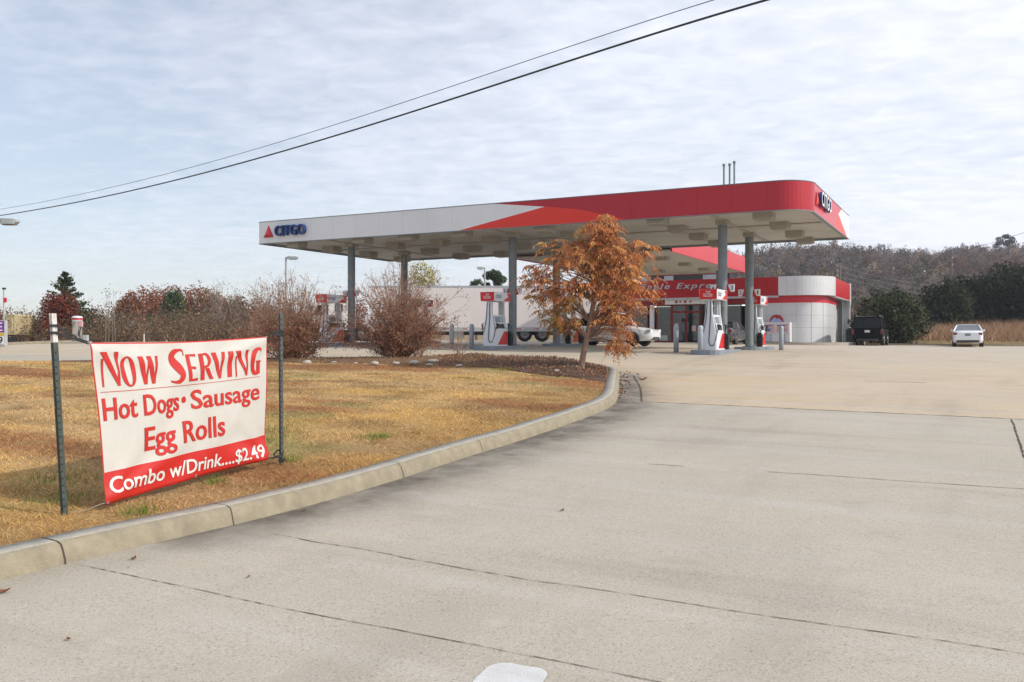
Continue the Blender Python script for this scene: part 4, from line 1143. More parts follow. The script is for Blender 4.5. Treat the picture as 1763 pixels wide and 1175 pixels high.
# bin at the side
x, y = xy(SIDE + .75, 71.0)
tb = thing('litter_bin', 'dark green square litter bin at the right end of the shop', 'bin', (x, y, ZS), -A27)
mb = MB(); mb.loft([[(-.32 * k, -.32 * k, z), (.32 * k, -.32 * k, z), (.32 * k, .32 * k, z), (-.32 * k, .32 * k, z)] for k, z in ((.9, 0), (1, .85))]); mb.build('body', GREEND, tb, .03)
mb = MB(); mb.box(-.34, .34, -.34, .34, .855, .95); mb.box(-.22, .22, -.22, .22, .951, 1.05); mb.build('lid', GREEND, tb, .03)

# ------------------------------------------------------------------ vehicles
def ring(w, zb, zt, y, tuck=.9, crown=.0, n=5):
    pts = [(w * tuck, zb), (w * .985, zb + (zt - zb) * .18), (w, zb + (zt - zb) * .5), (w * .97, zb + (zt - zb) * .85), (w * .90, zt), (w * .45, zt + crown)]
    R = [(p[0], y, p[1]) for p in pts]; L = [(-p[0], y, p[1]) for p in pts[::-1]]
    return R + L
def wheel(parent, x, y, r, w=.22, rimr=.62):
    sx = 1 if x > 0 else -1
    mb = MB(); prof = [(r * .6, -w / 2), (r * .93, -w / 2), (r, -w / 2 + .03), (r, w / 2 - .03), (r * .93, w / 2), (r * .6, w / 2)]
    mb.lathe(prof, n=24); mb.v = [(x + q[2], y + q[0], r + q[1]) for q in mb.v]
    t_ = mb.build('wheel', TYRE, parent)
    mb = MB(); mb.lathe([(0, 0), (r * rimr * .3, .01), (r * rimr * .35, -.01), (r * rimr * .9, .005), (r * rimr, .03), (r * rimr, -.1), (0, -.1)], n=18)
    mb.v = [(x + sx * (w / 2 - .02) + sx * q[2], y + q[0], r + q[1]) for q in mb.v]
    mb.build('rim', ALU, parent).parent = t_
def car(name, label, loc, heading, paint, st, kind='sedan'):
    """local +y is forward"""
    o = thing(name, label, 'car', loc, math.atan2(-heading[0], heading[1]))
    L, W, H = st['L'], st['W'] / 2, st['H']; belt = st['belt']; zb = .22
    h = L / 2
    if kind == 'sedan':
        body = [(-h, .80, .42, belt - .14), (-h + .06, .90, .30, belt - .04), (-h + .25, .97, .25, belt + .02), (-h + 1.0, 1, zb, belt + .0), (0, 1, zb, belt - .02), (h - 1.5, 1, zb, belt - .02), (h - .5, .96, .24, belt - .16), (h - .12, .88, .28, belt - .26), (h, .76, .36, belt - .34)]
        cab = [(-h + .62, .80, belt + .0, .0), (-h + 1.20, .70, H - .05, 1), (-h + 1.6, .71, H, 1), (.15, .71, H - .01, 1), (.55, .70, H - .08, 1), (h - 1.35, .82, belt - .02, 0)]
    else:
        body = [(-h, .90, .46, belt - .02), (-h + .05, .96, .36, belt + .0), (-h + .4, 1, .30, belt), (0, 1, .28, belt - .02), (h - 1.35, 1, .28, belt - .02), (h - .5, .97, .30, belt - .10), (h - .1, .92, .34, belt - .18), (h, .84, .40, belt - .26)]
        cab = [(-h + .03, .93, belt, 0), (-h + .20, .80, H - .06, 1), (-h + .5, .80, H, 1), (.2, .80, H - .01, 1), (.55, .79, H - .06, 1), (h - 1.25, .90, belt - .03, 0)]
    mb = MB(); mb.loft([ring(W * b[1], b[2], b[3], b[0], .92, .02) for b in body], True, True, 0, True); mb.build('body', paint, o)
    # glasshouse: bottom rail points at belt, top rail at roof
    low = [c for c in cab]; 
    yb0, yb1 = cab[0][0], cab[-1][0]; yr0, yr1 = cab[1][0], cab[-2][0]
    wb, wt = W * (.92 if kind == 'sedan' else .94), W * (.70 if kind == 'sedan' else .80)
    zb0 = belt - .03; zr = H - .06
    mb = MB(); mb.loft([[(-wb, yb0, zb0), (wb, yb0, zb0), (wb, yb1, zb0 - .02), (-wb, yb1, zb0 - .02)], [(-wt, yr0, zr), (wt, yr0, zr), (wt, yr1, zr), (-wt, yr1, zr)]]); mb.build('window', GLASSL if st.get('gp') else GLASSD, o, .03)
    mb = MB()
    rr_ = [[(-wt * 1.03, y, zr - .02), (-wt * .98, y, zr + .035), (-wt * .5, y, z), (wt * .5, y, z), (wt * .98, y, zr + .035), (wt * 1.03, y, zr - .02)] for y, z in ((yr0 - .06, zr + .03), (yr0 + .25, H), ((yr0 + yr1) / 2, H + .005), (yr1 - .2, H - .01), (yr1 + .05, zr + .03))]
    mb.loft(rr_, True, True, 0, True)
    for sx in (-1, 1):
        for (ya, yb_) in ((yb0, yr0), (yb1, yr1)): mb.tube([(sx * wb * 1.0, ya, zb0), (sx * wt * 1.01, yb_, zr)], [.06, .045], 6)
        ym = (yr0 + yr1) / 2; mb.tube([(sx * wb * 1.005, ym - .05, zb0), (sx * wt * 1.015, ym, zr)], [.04, .035], 6)
        if kind != 'sedan': mb.tube([(sx * wb * 1.0, yr0 + .95, zb0), (sx * wt * 1.01, yr0 + .85, zr)], [.06, .05], 6)
    mb.build('roof', paint, o)
    r = st['r']
    for sx in (-1, 1):
        for y in (-h + st['ov0'], h - st['ov1']):
            wheel(o, sx * (W - .11), y, r)
            mb = MB(); mb.lathe([(0, 0), (r * 1.13, 0), (r * 1.13, .012), (0, .012)], n=20); mb.v = [(sx * (W * .985) + q[2] * sx, y + q[0], r * 1.02 + q[1]) for q in mb.v if True]; mb.build('wheel_arch', BLACK, o)
        mb = MB(); z = belt - .14 if kind == 'sedan' else belt - .25
        if kind == 'sedan': mb.box(sx * W * .88 - .19 if sx > 0 else sx * W * .88 - .04, sx * W * .88 + .04 if sx > 0 else sx * W * .88 + .19, -h - .005, -h + .25, z - .10, z + .05)
        else: mb.box(sx * W * .93 - .08, sx * W * .93 + .05, -h - .015, -h + .16, z - .16, z + .14)
        mb.build('tail_lamp', TAIL, o, .02)
        mb = MB(); mb.box(sx * W * .70 - .2, sx * W * .70 + .17, h - .22, h - .02, belt - .36, belt - .22); mb.build('headlight', HEADL, o, .02)
        mb = MB(); mb.box(sx * (W + .06) - .06, sx * (W + .06) + .06, yb1 - .25, yb1 - .1, belt, belt + .14); mb.build('mirror', paint, o, .03)
        mb = MB(); mb.box(sx * W * 1.002 - .006, sx * W * 1.002 + .006, -.2, -.05, belt - .16, belt - .13); mb.box(sx * W * 1.002 - .006, sx * W * 1.002 + .006, .75, .90, belt - .16, belt - .13); mb.build('door_handle', paint, o)
    mb = MB(); mb.box(-.16, .16, -h - .012, -h + .02, st['plz'], st['plz'] + .15); mb.build('number_plate', GREENPL if kind == 'sedan' and st.get('gp') else PLATE, o)
    for y0, y1, w_ in ((-h - .004, -h + .08, .72), (h - .08, h + .006, .6)): mb = MB(); mb.box(-W * w_, W * w_, y0, y1, .28, .44); mb.build('bumper_insert', DARK, o, .02)
    return o
SED = dict(L=4.7, W=1.80, H=1.46, belt=1.0, r=.32, ov0=.98, ov1=.9, plz=.70, gp=True)
X, Y = 30.1, 59.0; car('parked_car', 'white sedan parked alone facing the dry field, seen from behind', (X, Y, float(G(X, Y)) + .01), (.453, .891), CARWHITE, SED)
SU = dict(L=4.9, W=1.9, H=1.95, belt=1.16, r=.39, ov0=1.05, ov1=.95, plz=.86)
X, Y = 24.6, 61.2; suv = car('parked_car', 'black sport utility car parked beside the round evergreen bush', (X, Y, float(G(X, Y)) + .01), (.46, .888), CARBLACK, SU, 'suv')
mb = MB()
for sx in (-1, 1): mb.tube([(sx * .72, -2.2, 1.92), (sx * .72, -2.1, 1.97), (sx * .72, .4, 1.97), (sx * .72, .5, 1.92)], .02, 6)
mb.build('roof_rail', ALU, suv)
X, Y = 5.0, 45.0; car('parked_car', 'white car stopped at the pumps, half hidden behind the orange tree', (X, Y, float(G(X, Y)) + .01), (ca, -sa), CARWHITE, dict(SED, H=1.68, belt=1.02, gp=False))
X, Y = 13.9, 57.6; car('parked_car', 'dark grey car parked facing the shop, partly behind the front right pole', (X, Y, float(G(X, Y)) + .01), (sa, ca), CARGREY, dict(SED, gp=False))

# semi trailer with tractor, parked across the back of the lot
TY = 62.0
HUB = mat('wheel_hub_paint', lin(122, 122, 122), .4, 0, .15, 8)
def semi():
    z0 = float(G(0, TY)); k = TY / F
    x0, x1 = (637 - CX) * k, (1036 - CX) * k
    tr = thing('semi_trailer', 'long white box semi trailer parked behind the pumps', 'trailer', (0, TY, z0), 0)
    zt = 1.6 + (585 - 492.3) * k - z0; zb = 1.6 + (585 - 571) * k - z0
    zr = zb + .28
    mb = MB(); mb.box(x0, x1, 0, 2.55, zr, zt - .12); mb.build('box_body', TRAILER, tr)
    mb = MB(); mb.box(x0 - .01, x1 + .01, -.02, 2.57, zt - .119, zt); mb.build('top_rail', LTGREY, tr)
    mb = MB(); mb.box(x0 - .01, x1 + .01, -.03, 2.58, zb, zr - .002); sr = mb.build('side_rail', LTGREY, tr)
    mb = MB(); mb2 = MB(); q = x0 + .2
    while q < x1 - .5:
        mb.box(q, q + .30, -.037, -.032, zb + .15, zb + .2); mb2.box(q + .32, q + .5, -.037, -.032, zb + .15, zb + .2); q += 1.25
    mb.build('red_reflector', PUMPRED, tr).parent = sr; mb2.build('white_reflector', WHITE, tr).parent = sr
    mb = MB(); q = x0 + 1.2
    while q < x1: mb.box(q - .012, q + .012, -.004, -.0005, zr, zt - .13); q += 1.22
    mb.build('panel_seam', TRAILER, tr)
    for px in (903.5, 934):
        x = (px - CX) * k; r = .52
        for y in (.35, 2.2):
            mb = MB(); mb.lathe([(.3, -.3), (r * .95, -.3), (r, -.24), (r, .24), (r * .95, .3), (.3, .3)], n=26); mb.v = [(x + q[0], y + q[2] , r + q[1]) for q in mb.v]; w_ = mb.build('wheel', TYRE, tr)
            mb = MB(); mb.lathe([(0, .02), (.08, .03), (.1, .10), (.2, .11), (.26, .03), (.30, .0), (.30, .2)], n=20); mb.v = [(x + q[0], y - .3 + q[2] + .0, r + q[1]) for q in mb.v]; mb.build('rim', HUB, tr).parent = w_
        mb = MB(); mb.cyl((x, .2, r), (x, 2.4, r), .07); mb.build('axle', DARK, tr)
    xa, xb = (885 - CX) * k, (955 - CX) * k
    mb = MB(); mb.box(xa, xb, .5, 2.1, .75, zb - .01); mb.box(xa, xa + .04, .05, .65, .25, zb - .01); mb.box(xb, xb + .04, .05, .65, .25, zb - .01); mb.build('bogie', DARK, tr)
    xg = (735 - CX) * k
    mb = MB()
    for y in (.35, 2.2): mb.box(xg - .07, xg + .07, y - .07, y + .07, .08, zb - .01); mb.box(xg - .17, xg + .17, y - .17, y + .17, .0, .079)
    mb.build('landing_leg', DARK, tr)
    xs = (795 - CX) * k; mb = MB(); mb.box(xs - .9, xs + .1, .25, .8, .25, zb - .01); mb.build('side_box', LTGREY, tr)
    mb = MB(); mb.box(x0 + .5, x1 - .1, .7, 1.9, zb - .25, zb - .001); mb.build('underframe', DARK, tr)
    # tractor, nose to the left
    tk = thing('truck_tractor', 'white sleeper truck tractor coupled to the long white trailer, behind bushes', 'truck', (x0 - .15, TY, z0), 0)
    mb = MB()
    sec = [(-1.2, 1.15), (-1.25, 3.15), (-1.6, 3.30), (-2.5, 3.15), (-3.55, 2.75), (-3.75, 2.62), (-4.15, 1.85), (-4.15, 1.1), (-3.8, .95), (-1.2, .95)]
    mb.prism(sec, (0, .05, 0), (1, 0, 0), (0, 0, 1), (0, 1, 0), 2.35); mb.build('cab', CABWHITE, tk, .08, 3)
    mb = MB(); mb.prism([(-4.16, .75), (-4.16, 1.82), (-5.7, 1.62), (-6.25, 1.45), (-6.4, 1.0), (-6.4, .75), (-5.95, .75), (-5.75, 1.15), (-5.1, 1.15), (-4.9, .75)], (0, .2, 0), (1, 0, 0), (0, 0, 1), (0, 1, 0), 2.05); mb.build('hood', CABWHITE, tk, .08, 3)
    mb = MB(); mb.prism([(-2.75, 1.85), (-2.75, 2.55), (-3.5, 2.55), (-3.85, 1.85)], (0, .035, 0), (1, 0, 0), (0, 0, 1), (0, 1, 0), .012); mb.prism([(-1.75, 2.1), (-1.75, 2.6), (-2.3, 2.6), (-2.3, 2.1)], (0, .035, 0), (1, 0, 0), (0, 0, 1), (0, 1, 0), .012)
    mb.prism([(.25, -.02), (2.2, -.02), (2.05, .70), (.4, .70)], (-4.17, 0, 1.92), (0, 1, 0), Vector((.46, 0, .80)).normalized(), Vector((-.80, 0, .46)).normalized(), .012); mb.build('window', GLASSD, tk)
    mb = MB(); mb.box(-3.0, -2.86, .028, .034, 1.0, 1.8); mb.build('red_stripe', ORANGE, tk)
    for x in (-5.4, -.4, .85):
        for y in (.3, 2.15):
            mb = MB(); r = .52; mb.lathe([(.3, -.2), (r * .95, -.2), (r, -.15), (r, .15), (r * .95, .2), (.3, .2)], n=24); mb.v = [(x + q[0], y + q[2], r + q[1]) for q in mb.v]; w_ = mb.build('wheel', TYRE, tk)
            mb = MB(); mb.lathe([(0, .0), (.1, .0), (.12, .06), (.28, .05), (.31, .0), (.31, .2)], n=20); mb.v = [(x + q[0], y - .2 + q[2], r + q[1]) for q in mb.v]; mb.build('rim', HUB, tk).parent = w_
    mb = MB(); mb.cyl((-3.4, .35, .75), (-1.4, .35, .75), .30, n=20); mb.build('fuel_tank', CHROME, tk)
    mb = MB(); mb.cyl((-1.05, .35, .9), (-1.05, .35, 3.5), .08, n=14); mb.build('exhaust_stack', CHROME, tk)
    mb = MB(); mb.box(-1.2, 1.4, .7, 1.8, .7, .95); mb.box(-6.45, -6.3, .25, 2.2, .45, .74); mb.build('frame', DARK, tk)
    for y in (-.25, 2.65): mb = MB(); mb.box(-3.95, -3.75, y - .1, y + .1, 1.75, 2.5); mb.build('mirror', DARK, tk, .02)
    mb = MB(); mb.tube([(-3.8, .05, 2.3), (-3.85, -.2, 2.3)], .02, 6); mb.build('mirror_bracket', DARK, tk)
semi()

# ------------------------------------------------------------------ lamp posts, poles, wires
def lamp_post(px, ytop, Y, arm, label, headl=.75, zbase=None):
    k = Y / F; x = (px - CX) * k; zt = 1.6 + (585 - ytop) * k; zb = float(terrain(x, Y)) if zbase is None else zbase
    o = thing('lamp_post', label, 'street lamp', (x, Y, zb), 0, 'lamp posts around the lot')
    mb = MB(); mb.tube([(0, 0, -.05), (0, 0, zt - zb - .05)], [.11, .08], 12); mb.build('pole', LTGREY, o)
    mb = MB(); mb.box(-.22, .22, -.22, .22, -.05, .4); mb.build('footing', WALKM, o, .02)
    h = zt - zb; sg = 1 if arm > 0 else -1
    mb = MB(); mb.box(min(0, sg * abs(arm)), max(0, sg * abs(arm)), -.04, .04, h - .16, h - .08); mb.build('arm', LTGREY, o)
    x0 = arm; x1 = arm + sg * headl
    mb = MB(); mb.loft([[(x, -.16 * w, h - .22 + d), (x, .16 * w, h - .22 + d), (x, .16 * w, h + .02 + d2), (x, -.16 * w, h + .02 + d2)] for x, w, d, d2 in ((x0, .7, .06, -.03), (x0 + sg * .12, 1, .0, 0), (x0 + sg * (headl - .12), 1.1, .0, -.02), (x1, .9, .10, -.06))]); hd = mb.build('lamp_head', LTGREY, o, .015)
    mb = MB(); mb.box(min(x0, x1) + .12, max(x0, x1) - .12, -.13, .13, h - .245, h - .223); mb.build('lens', mat('brown_lens', lin(110, 84, 66), .4), o).parent = hd
lamp_post(492.5, 442, 72, .12, 'grey lamp post rising behind the left bushes with one short head', .85)
lamp_post(834.5, 460, 85, -.1, 'slim grey lamp post behind the white trailer near a pine top', .65)
lamp_post(-26, 377.5, 36, .62, 'street lamp whose head reaches into the left picture edge', .72)

def utility_pole(px, ytop, Y, label, arms=True, r=.14):
    k = Y / F; x = (px - CX) * k; zt = 1.6 + (585 - ytop) * k; zb = float(terrain(x, Y)) - .1
    o = thing('utility_pole', label, 'utility pole', (x, Y, zb), 0, 'utility poles near the hill')
    mb = MB(); mb.tube([(0, 0, 0), (.0, 0, zt - zb)], [r, r * .75], 10); mb.build('pole', WOODP, o)
    if arms:
        for q in (.15, .75, 1.35):
            mb = MB(); mb.lathe([(0, 0), (.09, 0), (.12, .08), (.09, .18), (0, .2)], (-.32, 0, zt - zb - q), 10); mb.tube([(-.05, 0, zt - zb - q), (-.32, 0, zt - zb - q + .02)], .03, 6); mb.build('insulator', LTGREY, o)
    else:
        for q in (.9, 1.6):
            mb = MB(); mb.lathe([(0, 0), (.07, 0), (.08, .2), (0, .22)], (.12, 0, zt - zb - q), 8); mb.build('insulator', LTGREY, o)
    return Vector((x, Y, zt))
p1 = utility_pole(1446, 457, 110, 'thin utility pole rising just right of the shop end')
p2 = utility_pole(1638, 431, 92, 'pale utility pole in front of the dark evergreens', False, .12)
def wire(name, label, pts, r, mat_=None, group=None):
    mb = MB(); mb.tube(pts, r, 6)
    return tag(mb.build(name, mat_ or CABLE), label, 'power line', group)
def sagline(a, b, sag, n=24):
    a, b = Vector(a), Vector(b)
    return [a.lerp(b, i / n) - Vector((0, 0, sag * 4 * (i / n) * (1 - i / n))) for i in range(n + 1)]
GW = mat('aged_wire', lin(150, 150, 152), .6)
for k, (dz, yy, lab) in enumerate(((.1, 495, 'highest pale thin wire running from the pole beside the shop'), (.7, 503, 'middle pale thin wire running from the pole beside the shop'), (1.3, 512, 'lowest pale thin wire running from the pole beside the shop'))):
    wire('power_line', lab, sagline(p1 + Vector((-.3, 0, -dz)), at(1640, yy, 96), .35), .022, GW, 'thin wires by the hill')
wire('power_line', 'thin dark wire dropping over the hilltop at the right edge', sagline(at(1600, 446, 150), at(1800, 388, 95), .3), .022, None)
def bigline(pts, label, r):
    pts = np.array(pts, float)
    cf = np.polyfit(pts[:, 0], pts[:, 1], 3)
    P = []
    for px in np.linspace(-180, 1900, 60):
        q = px if px < 1330 else px
        py = np.polyval(cf, px) if -10 <= px <= 1330 else (np.polyval(cf, np.clip(px, -10, 1330)) + np.polyval(np.polyder(cf), np.clip(px, -10, 1330)) * (px - np.clip(px, -10, 1330)))
        Y = 1.0 / (.0189 + (.0513 - .0189) / 1316 * px)
        P.append(at(px, py, Y))
    wire('power_line', label, P, r, None, 'overhead cables across the sky')
bigline([(0, 370.3), (200, 337), (345, 300), (500, 255.7), (699.7, 194.4), (874, 140), (1100, 68), (1209, 34), (1316, 0)], 'thick black overhead cable crossing the sky, the lower of two', .026)
bigline([(0, 360.5), (290, 300), (500, 238), (804, 140), (1100, 42), (1227.6, 0)], 'thin black overhead cable crossing the sky, above the thick one', .010)

# ------------------------------------------------------------------ left edge objects
def left_edge():
    Y = 50.0; k = Y / F
    # vacuum station
    px = 133; x = (px - CX) * k; Y2 = 47.0; k2 = Y2 / F; x = (px - CX) * k2; zb = float(G(x, Y2)); h = (590 - 543) * k2
    o = thing('vacuum_station', 'silver cylindrical car vacuum with domed lid at the lot edge', 'vacuum', (x, Y2, zb), 0)
    mb = MB(); mb.box(-.6, .55, -.5, .5, -.05, .12); mb.build('plinth', WALKM, o, .02)
    mb = MB(); mb.lathe([(.0, .121), (.24, .121), (.24, h - .22)], n=22); mb.build('tank', CHROME, o)
    mb = MB(); mb.lathe([(.27, h - .22), (.275, h - .06), (.22, h), (0, h + .03)], n=22); mb.build('lid', PUMPWHITE, o)
    mb = MB(); mb.lathe([(.278, h - .19), (.28, h - .185), (.28, h - .09), (.278, h - .085)], n=22); mb.build('red_band', DKRED, o)
    mb = MB(); mb.box(.16, .34, -.22, -.05, h - .55, h - .25); mb.build('coin_box', PINK, o, .01)
    mb = MB(); mb.tube([(.25, -.15, h - .6), (.3, -.2, .9), (.2, -.25, .45), (.35, -.3, .2), (.45, -.2, .16)], .03, 8); mb.build('hose', BLACK, o)
    mb = MB(); mb.box(.4, .62, -.25, .0, .1, .45); mb.build('pump_box', LTGREY, o, .01)
    # beige box trailer
    Y3 = 52.0; k3 = Y3 / F; x0, x1 = (9 - CX) * k3, (25.5 - CX) * k3; zb = float(terrain((x0 + x1) / 2, Y3))
    zt = 1.6 + (585 - 543.5) * k3; zm = 1.6 + (585 - 577) * k3
    o = thing('cargo_box', 'faded beige box with round emblem standing at the far left edge', 'container', ((x0 + x1) / 2, Y3, zb), 0)
    w = (x1 - x0) / 2
    mb = MB(); mb.box(-w, w, 0, 2.2, zm - zb, zt - zb); mb.build('box_body', BEIGE, o, .02)
    mb = MB(); mb.box(-w * .95, w * .95, .1, 2.1, .02, zm - zb - .01); mb.build('chassis', DARK, o)
    mb = MB(); mb.box(w * .35, w * .6, -.02, -.003, zm - zb + .2, zt - zb - .15); mb.box(-w - .01, w + .01, -.03, 2.22, zt - zb + .001, zt - zb + .06); mb.build('frame_rib', mat('pale_beige', lin(206, 194, 160), .7), o)
    mb = MB(); pts = [( .0 + .14 * math.cos(q * math.pi / 8), .14 * math.sin(q * math.pi / 8) * 1.3) for q in range(16)]
    for q in range(16): a_, b_ = pts[q], pts[(q + 1) % 16]; mb.add([(a_[0] - .05, -.004, a_[1] + .9 + zm - zb - .3), (b_[0] - .05, -.004, b_[1] + .9 + zm - zb - .3), (b_[0] * .7 - .05, -.004, b_[1] * .7 + .9 + zm - zb - .3), (a_[0] * .7 - .05, -.004, a_[1] * .7 + .9 + zm - zb - .3)], [(0, 1, 2, 3)])
    mb.build('round_emblem', mat('faded_rust', lin(150, 110, 90), .8), o)
    # price sign cut by the frame
    Y4 = 44.0; k4 = Y4 / F; x1 = (8.5 - CX) * k4; zb = float(G(x1, Y4)); zs0, zs1 = 1.6 - (596 - 585) * k4, 1.6 + (585 - 552) * k4
    o = thing('price_sign', 'low white and purple price sign cut off by the left edge', 'sign', (x1 - .9, Y4, zb), 0)
    mb = MB(); mb.box(-.9, .9, 0, .25, 0.0, zs1 - zb); mb.build('cabinet', LTGREY, o, .02)
    H_ = zs1 - zb
    mb = MB(); mb.box(-.86, .86, -.012, -.002, H_ * .55, H_ * .97); mb.build('purple_panel', PURPLE, o)
    mb = MB(); mb.box(-.86, .86, -.012, -.002, H_ * .42, H_ * .53); mb.build('yellow_panel', YELLOW, o)
    mb = MB(); mb.box(-.86, .86, -.012, -.002, H_ * .08, H_ * .40); mb.build('white_panel', WHITE, o)
    V, F_ = text2d('9', .03); V = fit(V, .55, .80, H_ * .1, H_ * .38); mb = MB(); mb.add(place(V, (0, -.016, 0), (1, 0, 0), (0, 0, 1), (0, -1, 0)), F_); mb.build('digit', BLACK, o)
    V, F_ = text2d('E', .03); V = fit(V, .5, .78, H_ * .6, H_ * .92); mb = MB(); mb.add(place(V, (0, -.016, 0), (1, 0, 0), (0, 0, 1), (0, -1, 0)), F_); mb.build('lettering', WHITE, o)
    # slim post with a small lamp
    Y5 = 48.; k5 = Y5 / F; x = (6.5 - CX) * k5; zb = float(terrain(x, Y5)); zt = 1.6 + (585 - 497) * k5
    o = thing('slim_post', 'slim grey post with small red box at the far left edge', 'post', (x, Y5, zb), 0)
    mb = MB(); mb.tube([(0, 0, -.05), (0, 0, zt - zb)], [.05, .035], 8); mb.build('pole', LTGREY, o)
    mb = MB(); mb.box(-.06, .10, -.06, .06, zt - zb - .05, zt - zb + .04); mb.build('cap', DARK, o)
    mb = MB(); mb.box(.04, .14, -.05, .05, zt - zb - .75, zt - zb - .5); mb.build('red_box', PUMPRED, o)
    # marker stake
    p = at(248, 587, 46); zb = float(terrain(p.x, p.y)); mb = MB(); mb.tube([(p.x, p.y, zb - .05), (p.x, p.y, 1.6 + 10 * 46 / F)], [.03, .03], 6)
    tag(mb.build('marker_stake', POSTWHITE), 'short white marker stake among weeds behind the banner', 'stake')
left_edge()

# kerb along the far right and left edge of lot
mb = MB()
for path in ([xy(-7.5, 68.5), xy(58, 68.5)], [(-24.0, 49.5), (-26.8, 46.5), (-24.5, 42.3), (-21.6, 37), (-21.5, 33), (-25, 29)]):
    P = resample(smoothline(path, 2), .5); tn = np.gradient(P, axis=0); tn /= np.linalg.norm(tn, axis=1)[:, None]; nr = np.stack([-tn[:, 1], tn[:, 0]], 1)
    z = G(P[:, 0], P[:, 1])
    mb.loft([[(P[i, 0] - nr[i, 0] * .02, P[i, 1] - nr[i, 1] * .02, z[i] - .1), (P[i, 0] - nr[i, 0] * .0, P[i, 1] - nr[i, 1] * .0, z[i] + .14), (P[i, 0] + nr[i, 0] * .2, P[i, 1] + nr[i, 1] * .2, z[i] + .14), (P[i, 0] + nr[i, 0] * .22, P[i, 1] + nr[i, 1] * .22, z[i] - .1)] for i in range(len(P))])
tag(mb.build('far_kerb', KERBM), kind='structure')

# ------------------------------------------------------------------ banner and its posts
def banner():
    TLc, TRc, BLc, BRc = at(152.8, 590.0, 7.14), at(459.5, 579.5, 9.17), at(180.5, 870.5, 7.10), at(457.5, 790, 9.12)
    o = thing('banner', 'white and red vinyl food banner strung between two steel posts', 'banner', tuple((BLc + BRc) / 2), 0)
    org = (BLc + BRc) / 2
    wdir = (TRc - TLc).normalized(); nrm = Vector((wdir.y, -wdir.x, 0)).normalized()     # towards the road
    def surf(u, v, off=0.0):
        u = np.asarray(u, float); v = np.asarray(v, float)
        A = lambda q: np.array(q)
        P = (A(TLc) * ((1 - u) * (1 - v))[:, None] + A(TRc) * (u * (1 - v))[:, None] + A(BLc) * ((1 - u) * v)[:, None] + A(BRc) * (u * v)[:, None])
        # the sides draw in between the tied corners, hems sag
        side = (-.018 * np.sin(np.pi * v) * (1 - 2 * u)) 
        P = P - np.array(wdir)[None] * side[:, None]
        P[:, 2] += -.022 * np.sin(np.pi * u) * (1 - v) + .012 * np.sin(np.pi * u) * v
        # lower right corner flares out
        w = np.zeros_like(u)
        w += .045 * np.sin(np.pi * u) * np.sin(np.pi * np.clip(v, 0, 1))
        for (cu, cv, du, dv, amp, wd, L) in ((0, 0, .8, .45, .013, .05, .45), (0, 0, .5, .9, .012, .05, .4), (1, 0, -.8, .38, .016, .045, .5), (1, 0, -.5, .75, .012, .05, .4), (1, 1, -.8, -.35, .014, .07, .4), (1, 1, -.4, -.8, .016, .05, .35), (0, 1, .8, -.5, .014, .05, .45), (0, 1, .45, -.8, .012, .05, .35), (1, 1, -.95, -.1, .010, .07, .4)):
            nn = math.hypot(du, dv); a = ((u - cu) * du + (v - cv) * dv) / nn; b = (-(u - cu) * dv + (v - cv) * du) / nn
            w += 2.3 * amp * np.exp(-(b / (wd * (.4 + 2 * np.abs(a)))) ** 2) * np.exp(-(a / L) ** 2) * sst(0, .08, a)
        w += .012 * np.sin(7 * u + 3 * v) * np.sin(np.pi * v) + .007 * np.sin(15 * u - 5 * v + 1) + .006 * np.sin(22 * u + 17 * v) * np.sin(np.pi * u)
        w += .05 * sst(.80, 1, u) * sst(.82, 1, v)
        P = P + np.array(nrm)[None] * (w + off)[:, None]
        return P - np.array(org)
    us = np.concatenate([[0, .006], np.linspace(.02, .985, 60), [.994, 1.0]]); BANDV = .805
    vs = np.concatenate([[0, .009], np.linspace(.02, BANDV, 30), np.linspace(BANDV, 1, 10)[1:]])
    def bandv(u): return 0
    U, Vv = np.meshgrid(us, vs); P = surf(U.ravel(), Vv.ravel()); nx, ny = len(us), len(vs)
    RW, WW = mat('banner_red', lin(188, 38, 32), .45, 0, .06, 6), None
    WW = mat('banner_white', lin(192, 189, 182), .45, 0, .05, 5, dirt=.22, dirtcol=tuple(lin(150, 142, 130)))
    mb = MB()
    for j in range(ny - 1):
        for i in range(nx - 1):
            uc, vc = (us[i] + us[i + 1]) / 2, (vs[j] + vs[j + 1]) / 2
            red = vc > BANDV or uc < .006 or uc > .994 or vc < .009
            mb.f.append([j * nx + i, j * nx + i + 1, (j + 1) * nx + i + 1, (j + 1) * nx + i]); mb.m.append(1 if red else 0); mb.s.append(True)
    mb.v = [tuple(p) for p in P]; mb.c = len(P)
    sh = mb.build('sheet', [WW, RW], o)
    so_ = sh.modifiers.new('thickness', 'SOLIDIFY'); so_.thickness = .0015; so_.offset = 0
    def lay(V, F_, name, m, off=.005):
        bm = bmesh.new(); vv = [bm.verts.new((float(p[0]), float(p[1]), float(p[2]) if len(p) > 2 else 0)) for p in V]
        for f_ in F_:
            try: bm.faces.new([vv[i] for i in f_])
            except ValueError: pass
        bmesh.ops.triangulate(bm, faces=bm.faces)
        for _ in range(6):
            ed = [e for e in bm.edges if e.calc_length() > .012]
            if not ed: break
            bmesh.ops.subdivide_edges(bm, edges=ed, cuts=1); bmesh.ops.triangulate(bm, faces=bm.faces)
        bm.verts.index_update()
        Q = np.array([v.co[:] for v in bm.verts]); W_ = surf(Q[:, 0], Q[:, 1]) + np.array(nrm)[None] * (off + Q[:, 2])[:, None]
        mb = MB(); mb.add(W_, [tuple(v.index for v in f_.verts) for f_ in bm.faces], 0, True); bm.free()
        return mb.build(name, m, o)
    INK = mat('banner_ink', lin(182, 34, 24), .5, 0, .05, 8)
